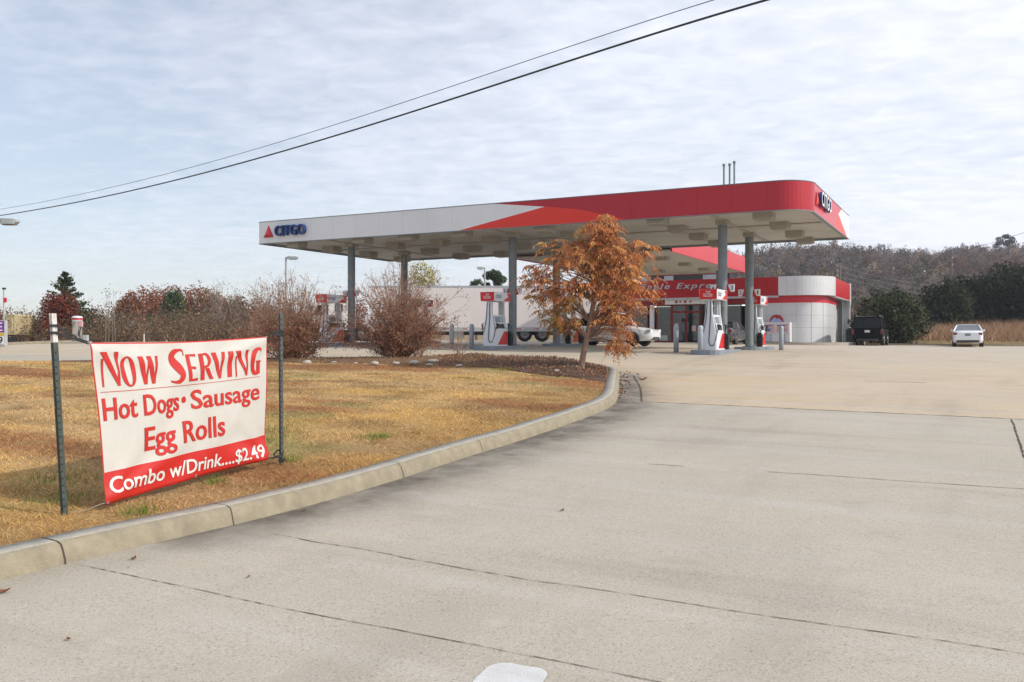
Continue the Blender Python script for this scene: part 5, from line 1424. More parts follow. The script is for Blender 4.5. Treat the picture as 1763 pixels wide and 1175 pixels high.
    # hand drawn display capitals: (x, y) in letter boxes, y up
    def stroke(pts, w0):
        pts = [Vector((p[0], p[1])) for p in pts]; n = len(pts); L = []; R = []
        for i, p in enumerate(pts):
            d = (pts[min(i + 1, n - 1)] - pts[max(i - 1, 0)]).normalized(); q = Vector((-d.y, d.x)); L.append(p + q * w0[i] / 2); R.append(p - q * w0[i] / 2)
        return [[L[i], R[i], R[i + 1], L[i + 1]] for i in range(n - 1)]
    def bez(pts, n=14):
        pts = [np.array(p, float) for p in pts]; out = []
        m_ = len(pts)
        for k in range(m_ - 1):
            p0, p1, p2, p3 = pts[max(k - 1, 0)], pts[k], pts[k + 1], pts[min(k + 2, m_ - 1)]
            for t in np.linspace(0, 1, n, endpoint=(k == m_ - 2)):
                out.append(.5 * (2 * p1 + (p2 - p0) * t + (2 * p0 - 5 * p1 + 4 * p2 - p3) * t * t + (3 * p1 - p0 - 3 * p2 + p3) * t ** 3))
        return out
    def curve(pts, ws, n=8):
        P = bez(pts, n); k = np.linspace(0, len(ws) - 1, len(P)); return stroke(P, np.interp(k, range(len(ws)), ws))
    def ringq(cx, cy, rx, ry, ix, iy, sl=.0, n=28):
        q = []
        for i in range(n):
            a0, a1 = 2 * math.pi * i / n, 2 * math.pi * (i + 1) / n
            q.append([(cx + rx * math.cos(a0), cy + ry * math.sin(a0)), (cx + rx * math.cos(a1), cy + ry * math.sin(a1)), (cx + ix * math.cos(a1 + sl), cy + iy * math.sin(a1 + sl)), (cx + ix * math.cos(a0 + sl), cy + iy * math.sin(a0 + sl))])
        return q
    GL = {
        'N': [[(.03, -.02), (.13, -.02), (.17, .80), (.06, .80)], [(.0, 1.0), (.36, 1.0), (1.0, .0), (.86, -.02)], [(.82, 0), (.97, 0), (1.0, .55), (.88, .40)], [(.885, .42), (1.0, .56), (1.05, 1.0), (.80, 1.0)]],
        'O': ringq(.5, .5, .5, .52, .22, .46, .0),
        'W': [[(.0, 1), (.25, 1), (.37, 0), (.19, 0)], [(.27, .0), (.36, .0), (.53, .80), (.49, 1.0)], [(.43, 1.0), (.66, 1), (.77, 0), (.60, 0)], [(.68, 0), (.76, 0), (1.0, 1.0), (.87, 1.0)]],
        'S': curve([(.97, .80), (.93, .96), (.70, .975), (.40, .90), (.26, .72), (.42, .55), (.66, .38), (.74, .20), (.56, .04), (.28, .02), (.06, .06)], [.04, .07, .08, .20, .34, .36, .36, .30, .16, .08, .05], 6),
        'E': [[(.0, 0), (.36, 0), (.36, 1), (.0, 1)], [(.36, .93), (1.0, .90), (1.0, 1), (.36, 1)], [(.36, .46), (.85, .43), (.85, .53), (.36, .55)], [(.36, 0), (1.0, 0), (1.02, .11), (.36, .08)]],
        'R': [[(.0, 0), (.33, 0), (.33, 1), (.0, 1)], [(.33, .50), (.45, .44), (.72, .44), (1.06, 0), (.76, 0), (.33, .47)][:5]] + curve([(.33, .965), (.62, .95), (.80, .74), (.62, .53), (.33, .50)], [.07, .10, .28, .12, .06], 6),
        'V': [[(.0, 1), (.36, 1), (.60, .0), (.42, -.01)], [(.46, .0), (.60, .02), (1.0, 1), (.78, 1)]],
        'I': [[(.05, 0), (.72, 0), (.95, 1), (.28, 1)]],
        'G': curve([(.96, .86), (.88, .965), (.62, .96), (.34, .80), (.22, .46), (.34, .14), (.62, .02), (.95, .06)], [.05, .09, .14, .30, .38, .30, .12, .07], 6) + [[(.62, .03), (.95, .03), (.97, .46), (.62, .46)], [(.55, .46), (1.06, .46), (1.06, .52), (.55, .52)]],
    }
    lines = [('N', .028, .108, .059, .275), ('O', .113, .190, .093, .285), ('W', .205, .315, .093, .282), ('S', .364, .458, .055, .290), ('E', .466, .520, .093, .290), ('R', .538, .618, .093, .291), ('V', .620, .708, .093, .292), ('I', .714, .758, .093, .292), ('N', .768, .852, .093, .293), ('G', .866, .945, .088, .295)]
    V = []; Fq = []
    for ch, u0, u1, v0, v1 in lines:
        P2 = []; F2 = []
        for st_ in GL[ch]:
            A_ = sum(st_[i][0] * st_[(i + 1) % len(st_)][1] - st_[(i + 1) % len(st_)][0] * st_[i][1] for i in range(len(st_)))
            q = list(st_) if A_ > 0 else list(st_)[::-1]
            for i in range(1, len(q) - 1):
                t3 = [q[0], q[i], q[i + 1]]
                ar_ = (t3[1][0] - t3[0][0]) * (t3[2][1] - t3[0][1]) - (t3[2][0] - t3[0][0]) * (t3[1][1] - t3[0][1])
                if abs(ar_) < 1e-5: continue
                if ar_ < 0: t3 = t3[::-1]
                F2.append([len(P2), len(P2) + 1, len(P2) + 2]); P2 += [Vector((p[0], p[1])) for p in t3]
        vo, eo, fo, ov_, oe_, of_ = delaunay_2d_cdt(P2, [], F2, 0, 1e-5)
        fo = [f_ for f_, src in zip(fo, of_) if len(src)]
        b = len(V)
        for p in vo: V.append((u0 + p[0] * (u1 - u0), v1 - p[1] * (v1 - v0), 0))
        Fq += [tuple(b + i for i in f_) for f_ in fo]
    lay(V, Fq, 'headline_lettering', INK)
    lay([(.018, .309, 0), (.945, .318, 0), (.945, .3215, 0), (.018, .3125, 0)], [(0, 1, 2, 3)], 'rule_line', INK)
    def textrow(body, u0, u1, vb, vc, m, bold=.018, tilt=0.0, space=1.0):
        V, F_ = text2d(body, bold, 0, space); V = fit(V, u0, u1, 0, 1, ymin=0.0, ymax=.73)
        V[:, 1] = vb - V[:, 1] * (vb - vc) + tilt * (V[:, 0] - u0); V[:, 2] = 0
        VV = []; FF = []
        for k, du in enumerate((-.0013, 0, .0013)):
            q = V.copy(); q[:, 0] += du if bold > .015 else du * .35; q[:, 2] = k * .0005; FF += [tuple(i + len(V) * k for i in f_) for f_ in F_]; VV.append(q)
        lay(np.concatenate(VV), FF, 'lettering', m)
    textrow('Hot Dogs', .021, .411, .487, .342, INK, .02)
    textrow('\u2022', .428, .452, .44, .395, INK, .0) if False else lay([(.44 + .013 * math.cos(k * math.pi / 8), .418 + .024 * math.sin(k * math.pi / 8), 0) for k in range(16)], [tuple(range(16))], 'dot', INK)
    textrow('Sausage', .480, .940, .492, .350, INK, .02, .02)
    textrow('Egg Rolls', .205, .676, .722, .560, INK, .02, .01)
    WI = mat('banner_white_ink', lin(210, 208, 203), .5)
    textrow('Combo w/Drink....$2.49', .022, .955, .938, .835, WI, .012, .03)
    # grommets
    mb = MB()
    for u, v in ((.006, .008), (.994, .008), (.010, .985), (.985, .975), (.5, .985)):
        p = surf(np.array([u]), np.array([v]), .003)[0]; a = np.array(wdir); n = 12
        for k in range(n):
            a0, a1 = 2 * math.pi * k / n, 2 * math.pi * (k + 1) / n
            f_ = lambda r_, an: p + a * r_ * math.cos(an) + np.array([0, 0, 1]) * r_ * math.sin(an)
            mb.add([f_(.014, a0), f_(.014, a1), f_(.006, a1), f_(.006, a0)], [(0, 1, 2, 3)])
    mb.build('grommet', ALU, o)
    # scuff on the sheet
    # straps to the posts
    L = lambda p: tuple(Vector(p) - org)
    tl = at(152.8, 590, 7.14); tr = at(459.5, 579.5, 9.17); bl = at(181, 866, 7.10); br = at(457, 787, 9.12)
    def flat(pts, w, name, m=STRAP):
        mb = MB()
        for a, b in zip(pts[:-1], pts[1:]):
            a, b = Vector(a), Vector(b); d = (b - a).normalized(); side_ = d.cross(nrm).normalized() * w / 2
            mb.obox((a + b) / 2 - org, (b - a) * 1.02, side_ * 2, nrm * .004)
        mb.build(name, m, o)
    flat([at(92, 560, 6.93), at(120, 575, 7.02), at(143, 587, 7.1), tl], .018, 'strap')
    flat([at(96, 573, 6.93), at(118, 580, 7.0), at(140, 588, 7.09), tl + Vector((0, 0, -.01))], .016, 'strap')
    mb = MB(); mb.tube([L(at(132, 580, 7.06)), L(at(140, 584, 7.1)), L(at(146, 589, 7.12)), L(tl + Vector((0, 0, -.004)))], .006, 6); mb.build('cord', ROPE, o)
    flat([tr, at(468, 574, 9.2), at(481, 571, 9.33)], .016, 'strap', STRAP)
    flat([at(470, 575.5, 9.24), at(483, 577, 9.34)], .03, 'strap')
    mb = MB(); mb.tube([L(tr), L(at(463, 578, 9.2)), L(at(468, 574.5, 9.24))], .006, 6); mb.build('cord', ROPE, o)
    mb = MB(); mb.tube([L(bl), L(at(172, 869, 7.08)), L(at(150, 878, 7.0)), L(at(116, 885, 6.94))], .0035, 6); mb.build('cord', ROPE, o)
    mb = MB(); mb.tube([L(br), L(at(467, 789, 9.2)), L(at(484, 787, 9.34)), L(at(488, 778, 9.4)), L(at(478, 775, 9.38)), L(at(471, 783, 9.3)), L(at(474, 787, 9.28)), L(at(486, 784, 9.37))], [.004, .008, .010, .010, .010, .010, .010, .010], 6); mb.build('strap', STRAP, o)
banner()

def sign_post(pt, pb, Y, label, painted, holes):
    top, bot = at(*pt, Y), at(*pb, Y); bot.z = float(lawn_z(bot.x, bot.y)) - .05
    o = thing('sign_post', label, 'post', tuple(bot), 0, 'steel posts holding the banner')
    ax = (top - bot); Lh = ax.length; ax.normalize()
    # U channel: web faces the road, flanges behind
    fx = Vector((.92, .39, 0)) if not painted else Vector((.85, .53, 0)); fx = (fx - ax * fx.dot(ax)).normalized(); fy = ax.cross(fx).normalized()
    if fy.y > 0: fy = -fy
    prof = [(-.038, .016), (-.022, .016), (-.014, -.014), (.014, -.014), (.022, .016), (.038, .016), (.038, .020), (.019, .020), (.011, -.010), (-.011, -.010), (-.019, .020), (-.038, .020)]
    wsc = .68 if painted else .60
    prof = [(p[0] * wsc, p[1] * .75) for p in prof]
    def sec(a): return [tuple(ax * a + fx * p[0] - fy * p[1]) for p in prof]
    split = Lh - .225 if painted else Lh
    mb = MB(); mb.loft([sec(0), sec(split)]); mb.build('channel', GALV if painted else mat('grey_green_steel', lin(92, 98, 96), .55, .2, .3, 20, dirt=.35, dirtcol=(.2, .13, .09)), o)
    if painted: mb = MB(); mb.loft([sec(split + .0005), sec(Lh)]); mb.build('painted_top', POSTWHITE, o)
    mb = MB(); q = .12
    while q < split - .03:
        c = ax * q + fy * .0116
        pts = [tuple(c + fx * .0075 * math.cos(k * math.pi / 5) + ax * .0075 * math.sin(k * math.pi / 5)) for k in range(10)]
        mb.add(pts, [tuple(range(10))]); q += .054
    mb.build('bolt_hole', BLACK, o)
    if painted:
        for q in (Lh - .095, Lh - .15):
            mb = MB(); mb.obox(ax * q, fx * .064, fy * .04, ax * .018); mb.build('strap_wrap', STRAP, o)
    else:
        for q, hh in ((Lh - .19, .022), (Lh - .225, .022), (.10, .03)): mb = MB(); mb.obox(ax * q, fx * .058, fy * .04, ax * hh); mb.build('strap_wrap', STRAP, o)
sign_post((91, 540), (112, 888), 6.92, 'green steel post with white painted top left of the banner', True, True)
sign_post((483.5, 540), (485, 802), 9.38, 'dark green steel post right of the banner', False, True)

# ------------------------------------------------------------------ vegetation
def tree_thing(name, label, x, y, z, group=None, cat='tree'):
    return thing(name, label, cat, (x, y, z), 0, group)
def clump_points(n, centers, rads):
    i = rng.integers(0, len(centers), n); d = rvec(n) * (rng.random((n, 1)) ** .45)
    return centers[i] + d * rads[i], i
def crown_obj(name, parent, H0, H1, R, kind, n, size, pal, aspect=.55, nclump=40, clr=.28):
    """crown between heights H0..H1 with max radius R, local coords"""
    H = H1 - H0; o0 = rng.random(3) * 50
    pal = np.asarray(pal)
    if kind in ('cone', 'spire'):
        nb = max(30, n // 28); P = []
        for _ in range(nb):
            h = rng.random() ** 1.15; an = rng.random() * 2 * math.pi; L = R * ((1 - h) ** .85 + .03) * rng.uniform(.65, 1.12)
            q = rng.uniform(.15, 1, 28) ** .7; up = .35 * L * q ** 1.6 - .05 * L
            w = .10 * L * (1.1 - q) + .03
            P.append(np.stack([math.cos(an) * L * q + rng.normal(0, 1, 28) * w, math.sin(an) * L * q + rng.normal(0, 1, 28) * w, H0 + H * .94 * h + up + rng.normal(0, .5, 28) * w], 1))
        P = np.concatenate(P)
    elif kind == 'umbrella':
        npad = 11; c = []
        for k in range(npad):
            h = rng.uniform(.35, 1); rr = R * (1.05 - .55 * h ** 3) * rng.random() ** .6; an = k * 2.4
            c.append((rr * math.cos(an), rr * math.sin(an), H0 + H * h * .93))
        c = np.array(c); i = rng.integers(0, npad, n); d = rvec(n) * (rng.random((n, 1)) ** .4)
        P = c[i] + d * np.array([[R * .42, R * .42, H * .15]])
    else:
        m_ = int(n * 1.9); d = rvec(m_); r = rng.random(m_) ** (1 / 2.4)
        lump = .58 + .86 * fbm(d[:, 0] * 2.6 + d[:, 2] * 1.6 + o0[0], d[:, 1] * 2.6 - d[:, 2] * 2.1 + o0[1], 4)
        P = d * (r * lump)[:, None] * np.array([[R, R, H / 2 * 1.04]]); P[:, 2] += H0 + H / 2
        g = fbm(P[:, 0] / R * 2.6 + P[:, 2] / R * 1.9 + o0[2], P[:, 1] / R * 2.6 - P[:, 2] / R * 1.6 + o0[0], 3)
        P = P[(g > .40) | (rng.random(m_) < .22)][:n]
        P = P[P[:, 2] > -.05]
    n = len(P)
    g = fbm(P[:, 0] / R * 1.6 + P[:, 2] / R * .9 + o0[1], P[:, 1] / R * 1.6 + P[:, 2] / R * 1.1 + o0[2], 2)
    ci = np.clip((g * 1.6 - .3) * len(pal), 0, len(pal) - 1).astype(int); alt = rng.integers(0, len(pal), n)
    use = np.where(rng.random(n) < .65, ci, alt)
    col = np.clip(pal[use] * (.78 + .45 * g)[:, None] * (1 + rng.normal(0, .10, (n, 1))), .003, 1)
    return quads(name, leaf_quads(P, rng.uniform(.6, 1.4, n) * size, aspect), col, LEAF, parent)
def trunk_obj(parent, h, r, limbs=7, spread=1.5, h0=.35, m=None, lean=(0, 0)):
    mb = MB(); pts = [(lean[0] * q * q + .03 * math.sin(q * 7), lean[1] * q * q, h * q - .05) for q in np.linspace(0, 1, 8)]
    mb.tube(pts, [r * (1 - .8 * q) + .01 for q in np.linspace(0, 1, 8)], 8)
    for k in range(limbs):
        q = h0 + (1 - h0) * (k + .5) / limbs * .9; an = k * 2.4 + random.random()
        b = Vector((lean[0] * q * q, lean[1] * q * q, h * q)); L = spread * random.uniform(.6, 1) * (1.1 - q * .6)
        e = b + Vector((math.cos(an) * L, math.sin(an) * L, L * .6)); mb.tube([b, b.lerp(e, .5) + Vector((0, 0, .06 * L)), e], [r * (1 - .75 * q) * .55, r * .25, r * .1], 6)
        for _ in range(2):
            e2 = e + Vector((random.uniform(-.4, .4), random.uniform(-.4, .4), random.uniform(.1, .5))) * L * .6; mb.tube([b.lerp(e, .6), e2], [r * .18, r * .05], 5)
    return mb.build('trunk', m or BARK, parent)

RUST = [lin(148, 94, 68), lin(132, 84, 64), lin(160, 108, 76), lin(118, 82, 66)]
BROWN = [lin(142, 120, 96), lin(126, 106, 86), lin(156, 130, 102), lin(110, 96, 80)]
GREY = [lin(118, 108, 104), lin(104, 96, 94), lin(134, 122, 114), lin(96, 88, 84)]
PINE = [lin(74, 92, 58), lin(60, 80, 52), lin(90, 106, 64), lin(56, 70, 48)]
CEDAR = [lin(62, 74, 46), lin(50, 62, 40), lin(78, 86, 54), lin(88, 84, 54)]
DARKG = [lin(38, 48, 28), lin(30, 38, 22), lin(52, 62, 36), lin(26, 32, 20), lin(70, 80, 50)]  # the palest green imitates lit sprays by leaf colour

# the orange tree on the island
def orange_tree():
    bx, by = 1.70, 22.1; bz = float(bed_z(np.array([bx]), np.array([by]))[0]) - .05
    o = tree_thing('tree', 'small orange autumn tree with drooping feathery leaves on the island tip', bx, by, bz)
    k = by / F
    def loc(px, py, dy=0.0): return Vector(((px - CX) * k - bx, dy, 1.6 - (py - HY) * k - bz))
    tr = [loc(1000, 640), loc(1004, 612), loc(1010, 585, .02), loc(1016, 555, .03), loc(1022, 520, .0), loc(1029, 490, -.03), loc(1032, 465), loc(1034, 435, .03), loc(1036, 405), loc(1038, 380)]
    rr = [.085, .075, .070, .066, .058, .048, .038, .028, .018, .008]
    mb = MB(); mb.tube(tr, rr, 10)
    lobes = [((1038, 385), (26, 24), 26), ((908, 472), (22, 24), 10), ((1042, 420), (55, 52), 44), ((1000, 455), (58, 48), 44), ((1080, 455), (50, 45), 40), ((950, 505), (52, 38), 30), ((1100, 500), (38, 36), 22), ((958, 545), (36, 30), 18), ((1072, 545), (38, 34), 26), ((1078, 588), (26, 30), 14), ((1040, 500), (45, 32), 22), ((945, 430), (26, 22), 9), ((1110, 428), (20, 18), 6), ((912, 478), (16, 14), 5)]
    tips = []
    for (cx, cy), (rx, ry), n in lobes:
        for _ in range(int(n * .9)):
            d = rvec(1)[0] * rng.random() ** .4
            tips.append(loc(cx + d[0] * rx, cy + d[2] * ry, d[1] * (rx + ry) / 2 * k * 1.15 + (rng.random() - .5) * .25))
    rach = []
    twigs = MB()
    for e in tips:
        # leave the trunk below the tip and curve outwards
        j = min(range(2, len(tr)), key=lambda q: abs(tr[q].z - (e.z - .35 - .25 * random.random())) + .15 * (tr[q] - e).length)
        b = tr[j]; d = (e - b)
        m1 = b + Vector((d.x * .35, d.y * .35, d.z * .55 + .10)); m2 = b + Vector((d.x * .75, d.y * .75, d.z * .95 + .06))
        twigs.tube([b, m1, m2, e], [.015, .011, .007, .003], 5)
        for q in range(5):
            f_ = random.uniform(.5, 1.1); p = m1.lerp(m2, (f_ - .3) / .4) if f_ < .7 else m2.lerp(e, (f_ - .7) / .35)
            rach.append((p, (e - m2).normalized()))
    mb.v += twigs.v; off = mb.c; mb.f += [[i + off for i in f_] for f_ in twigs.f]; mb.m += twigs.m; mb.s += twigs.s
    mb.build('trunk', mat('tree_bark', lin(140, 114, 98), .9, 0, .25, 10, .4, 40), o)
    Q = []; C = []
    pal = np.array([lin(198, 134, 86), lin(188, 118, 74), lin(210, 150, 94), lin(176, 112, 78), lin(212, 160, 104), lin(164, 108, 80)])
    olive = np.array([lin(150, 124, 62), lin(140, 106, 54), lin(168, 124, 66)])
    for p, d in rach:
        an = random.random() * 2 * math.pi; a = Vector((math.cos(an), math.sin(an), random.uniform(-.5, .5))) + d * .4; a.normalize()
        L = random.uniform(.24, .42); side = a.cross(Vector((0, 0, 1))).normalized()
        low = p.z < 1.9
        base = (olive if (random.random() < (.75 if low and p.x < -.2 else .10)) else pal); cc = base[random.randrange(len(base))] * random.uniform(.75, 1.3)
        nl = 7
        for q in range(nl):
            f_ = .18 + .82 * q / (nl - 1); c = p + a * L * f_ - Vector((0, 0, .55 * L * f_ * f_))
            for sd_ in ((-1, 1) if q < nl - 1 else (1,)):
                ld = (side * sd_ * .75 + a * .35 - Vector((0, 0, random.uniform(.5, 1.3)))).normalized(); ll = random.uniform(.08, .145) * (1 - .25 * f_)
                wv = ld.cross(Vector((random.uniform(-1, 1), random.uniform(-1, 1), .3))).normalized() * ll * .15
                Q.append((c, c + ld * ll * .45 + wv, c + ld * ll, c + ld * ll * .45 - wv)); C.append(cc * random.uniform(.8, 1.2))
    quads('foliage', np.array([[tuple(v) for v in q] for q in Q]), np.clip(np.array(C), 0, 1), LEAF, o)
orange_tree()

# dormant shrubs with red-brown leaves
def bare_shrub(px, py, Y, H, spread, stems, label, leaves, twigs=9, name='shrub', dens=1.0, dark=1.0, base_r=.25, group='leafless shrubs along the back of the lawn', z=None):
    p = at(px, py, Y); bz = float(lawn_z(np.array([p.x]), np.array([p.y]))[0]) if z is None else z
    o = tree_thing(name, label, p.x, p.y, bz, group, 'shrub')
    mb = MB(); lp = []
    for s_ in range(stems + stems // 4):
        shoot = s_ >= stems
        an = rng.random() * 2 * math.pi; q = rng.random() ** .6
        b = Vector((math.cos(an) * base_r * q, math.sin(an) * base_r * q, -.04))
        tilt = q * spread * rng.uniform(.7, 1.1) * (.45 if shoot else 1); L = H * (rng.uniform(.95, 1.2) if shoot else rng.uniform(.45, .98)) * (1 - .12 * q)
        e = b + Vector((math.cos(an) * tilt, math.sin(an) * tilt, L * math.sqrt(max(.12, 1 - (tilt / (L + .01)) ** 2 * .55))))
        m_ = b.lerp(e, .5) + Vector((-math.cos(an) * .05, -math.sin(an) * .05, .10 * L)); r0 = rng.uniform(.008, .02)
        pts = [b, b.lerp(m_, .5), m_, m_.lerp(e, .5), e]
        mb.tube(pts, [r0, r0 * .8, r0 * .6, r0 * .4, .003], 4, False)
        for t_ in range(twigs // 3 if shoot else twigs):
            f_ = rng.uniform(.06, .97); i = min(3, int(f_ * 4)); c = pts[i].lerp(pts[i + 1], f_ * 4 - i)
            d = Vector(rvec(1)[0]) * .8 + (e - b).normalized() * .9; d.z = abs(d.z); l_ = rng.uniform(.18, .5) * H * .42
            c2 = c + d.normalized() * l_; mb.tube([c, c.lerp(c2, .5) + Vector((0, 0, .02)), c2], [.006, .0045, .002], 3, False)
            for u_ in range(2):
                d2 = (d.normalized() + Vector(rvec(1)[0]) * .8).normalized(); c3 = c.lerp(c2, rng.uniform(.3, .9)); c4 = c3 + d2 * l_ * .5; mb.tube([c3, c4], [.004, .002], 3, False)
                lp += [tuple(c3.lerp(c4, rng.random())), tuple(c4)]
            lp += [tuple(c2), tuple(c.lerp(c2, rng.random()))]
    mb.build('stems', TWIG, o)
    lp = np.array(lp); lp = lp[rng.random(len(lp)) < leaves * np.interp(lp[:, 2] / H, [0, .35, .55, .75, 1], [1.4, 1.1, .55, .2, .12])]
    rep = np.repeat(lp, 4, 0) + rng.normal(0, .05, (len(lp) * 4, 3)); rep = rep[rep[:, 2] > .02]
    pal = [lin(150, 98, 74), lin(132, 88, 68), lin(164, 114, 84), lin(112, 82, 66), lin(168, 126, 98)]
    quads('foliage', leaf_quads(rep, rng.uniform(.035, .075, len(rep)), .5, .3), pick(pal, len(rep), .25), LEAF, o)
    return o
bare_shrub(508, 615, 27.6, 2.6, 1.75, 95, 'round dense bare shrub right of the banner post', .62, 10)
bare_shrub(688, 612, 28.0, 2.95, 2.05, 115, 'large spreading bare shrub in front of the second canopy pole', .66, 10)
bare_shrub(722, 612, 27.6, 1.6, .7, 9, 'thin low bare shrub growing right beside the large spreading shrub', .15, 4, base_r=.12)
bare_shrub(788, 625, 25.5, 1.4, .5, 7, 'small sparse bare shrub alone before the white trailer', .10, 3, base_r=.08)
bare_shrub(440, 612, 31.5, 1.5, .9, 30, 'low bare shrub behind the banner right end', .5, 8, z=float(G(-9, 31.5)))

# pale stones along the bed
st0 = 0
for px, py, w, lab in ((645, 628, .30, 'pale stone below the large bare shrub'), (612, 625, .14, 'small pale stone left of the largest bed stone'), (682, 631, .22, 'flat pale stone right of the large bare shrub base'), (712, 629, .34, 'broad flat grey stone in the bed middle'), (746, 625, .32, 'tall pale stone in the bed near the sparse shrub'), (738, 629, .22, 'grey stone just in front of the tall pale stone'), (528, 624, .4, 'long flat grey stone below the round bare shrub'), (575, 624, .16, 'small pale stone between the two big shrubs'), (958, 640, .2, 'pale stone in the mulch left of the orange tree'), (790, 631, .2, 'low brownish stone below the small sparse shrub')):
    x, y = hit(px, py, .22); z = float(bed_z(np.array([x]), np.array([y]))[0])
    bm = bmesh.new(); bmesh.ops.create_icosphere(bm, subdivisions=2, radius=.5)
    for v in bm.verts:
        q = .75 + .5 * float(vnoise(v.co.x * 3 + px, v.co.y * 3 + v.co.z * 2 + py)); v.co *= q; v.co.x *= w; v.co.y *= w * .7; v.co.z *= w * random.uniform(.34, .42)
    me = bpy.data.meshes.new('stone'); bm.to_mesh(me); bm.free(); me.materials.append(STONE)
    so2 = bpy.data.objects.new('stone', me); COL.objects.link(so2); so2.location = (x, y, z + w * .03); so2.rotation_euler = (0, 0, random.random() * 3)
    tag(so2, lab, 'stone', 'pale stones edging the bed')

# fallen leaves on the concrete
fl = [(5, 1022, .08, 'brown curled leaf in the gutter at the left edge'), (230, 964, .055, 'brown leaf lying in the gutter below the banner'), (522, 881, .05, 'small brown leaf beside the kerb right of the banner'), (1106, 655, .22, 'reddish leaf by the kink in the dark pavement joint'), (428, 995, .03, 'tiny dark leaf on the pavement below the banner'), (968, 881, .05, 'small dark leaf on the open pavement'), (118, 1105, .035, 'thin pale brown leaf at lower left of the pavement'), (221, 979, .02, 'tiny brown leaf scrap in the gutter')]
for px, py, w, lab in fl:
    x, y = hit(px, py); z = float(G(x, y)) + .006; mb = MB(); n = 7
    an = random.random() * 3
    up = []; dn = []
    for i in range(n):
        q = i / (n - 1); wd = w * .32 * math.sin(math.pi * (.08 + .9 * q)); zz_ = w * .22 * (2 * q - 1) ** 2
        up.append((w * (q - .5), wd, zz_ + w * .12)); dn.append((w * (q - .5), -wd, zz_ + w * .10))
    mid = [(w * (i / (n - 1) - .5), 0, w * .22 * (2 * i / (n - 1) - 1) ** 2) for i in range(n)]
    for i in range(n - 1): mb.add([up[i], up[i + 1], mid[i + 1], mid[i]], [(0, 1, 2, 3)], 0, True); mb.add([mid[i], mid[i + 1], dn[i + 1], dn[i]], [(0, 1, 2, 3)], 0, True)
    lo = mb.build('fallen_leaf', mat('dead_leaf', lin(120, 74, 48), .8, 0, .3, 40)); lo.location = (x, y, z); lo.rotation_euler = (0, 0, an); tag(lo, lab, 'leaf', 'dead leaves on the concrete')
def gutter_litter():
    n = 900; i = rng.integers(0, len(KBr), n); q = KBr[i] - (inward(KBr, 1)[i] - KBr[i]) * np.abs(rng.normal(0, .12, (n, 1))) - 0.0
    keep = (q[:, 1] > 17) & (q[:, 1] < 24) & (q[:, 0] > 1.5); q = q[keep]
    P = np.stack([q[:, 0], q[:, 1], G(q[:, 0], q[:, 1]) + .012], 1)
    o = quads('gutter_leaves', leaf_quads(P, rng.uniform(.04, .09, len(P)), .5), pick([lin(120, 66, 46), lin(140, 90, 62), lin(96, 66, 52)], len(P)), LEAF)
    tag(o, 'reddish leaf scraps swept into the gutter by the island tip', 'leaf litter', kind='stuff')
gutter_litter()

# background trees on the left
def bg_tree(px, ytop, Y, wpx, kind, label, pal, n, size, trunk_h=.5, h0=.03, nclump=40, name='tree', group='trees beyond the lot on the left', clr=.28, aspect=.55):
    k = Y / F; x = (px - CX) * k; zb = float(terrain(x, Y)); H = 1.6 + (585 - ytop) * k - zb
    o = tree_thing(name, label, x, Y, zb, group)
    trunk_obj(o, H * .92 if kind == 'cone' else H * .8, max(.05, H * .018), 7, wpx * k * .4)
    crown_obj('crown', o, H * h0, H * .97, wpx * k / 2, kind, int(n * 2.2), size * .95, pal, aspect)
    return o
# cedar with a red oak in front
bg_tree(112, 458, 55.4, 118, 'cone', 'pointed dark green cedar behind a red leaved oak at far left', CEDAR, 2600, .15, nclump=60, h0=.05, clr=.16, name='cedar_tree')
bg_tree(104, 500, 54.6, 62, 'round', 'dark red oak standing in front of the pointed cedar', [lin(128, 66, 52), lin(110, 56, 48), lin(146, 82, 62), lin(98, 52, 46)], 3200, .13, h0=.18, nclump=44, name='oak_tree', clr=.24)
bg_tree(84, 540, 53.8, 34, 'round', 'small orange leaved sapling below the red oak', [lin(168, 98, 56), lin(150, 80, 50), lin(130, 70, 48)], 500, .12, h0=.2, nclump=16, name='oak_tree', clr=.4)
bg_tree(-14, 522, 56, 50, 'round', 'rust leaved tree cut by the left picture edge', RUST + CEDAR[:1], 900, .16, nclump=26)
bg_tree(152, 525, 58, 60, 'round', 'olive green cedar right of the red oak', CEDAR + [lin(96, 84, 58)], 1700, .14, h0=.02, nclump=36, name='cedar_tree')
bg_tree(202, 532, 62, 44, 'cone', 'small olive cedar behind the banner top', CEDAR, 1300, .14, h0=.0, nclump=34, name='cedar_tree')
bg_tree(257, 538, 64, 36, 'cone', 'bright green young pine behind the banner', [lin(96, 122, 62), lin(84, 108, 56), lin(112, 134, 72)], 1000, .14, h0=.05, nclump=28, name='pine_tree')
bg_tree(293, 546, 62, 36, 'round', 'dark olive low cedar behind the banner middle', CEDAR, 1000, .14, h0=.0, nclump=26, name='cedar_tree')
RT = [(224, 505, 92, 40, 'far rust tree, leftmost of the red brown row'), (246, 501, 96, 62, 'broad rust brown oak second in the red brown row'), (286, 495, 104, 56, 'rust tree behind the far round pine'), (330, 492, 98, 60, 'tall rust brown oak right of the far pine'), (362, 500, 96, 56, 'brown rust oak fading into bare branches'), (395, 512, 92, 60, 'dull brown tree at the right end of the red brown row')]
for px, yt, Y, w, lab in RT: bg_tree(px, yt - 3, Y, w * 1.3, 'round', lab, RUST if px < 350 else RUST[:1] + BROWN, 2300, .26, nclump=40, name='oak_tree')
bg_tree(299, 499, 93, 42, 'round', 'round green pine crown among the rust brown trees', PINE, 1500, .24, h0=.35, nclump=30, name='pine_tree')
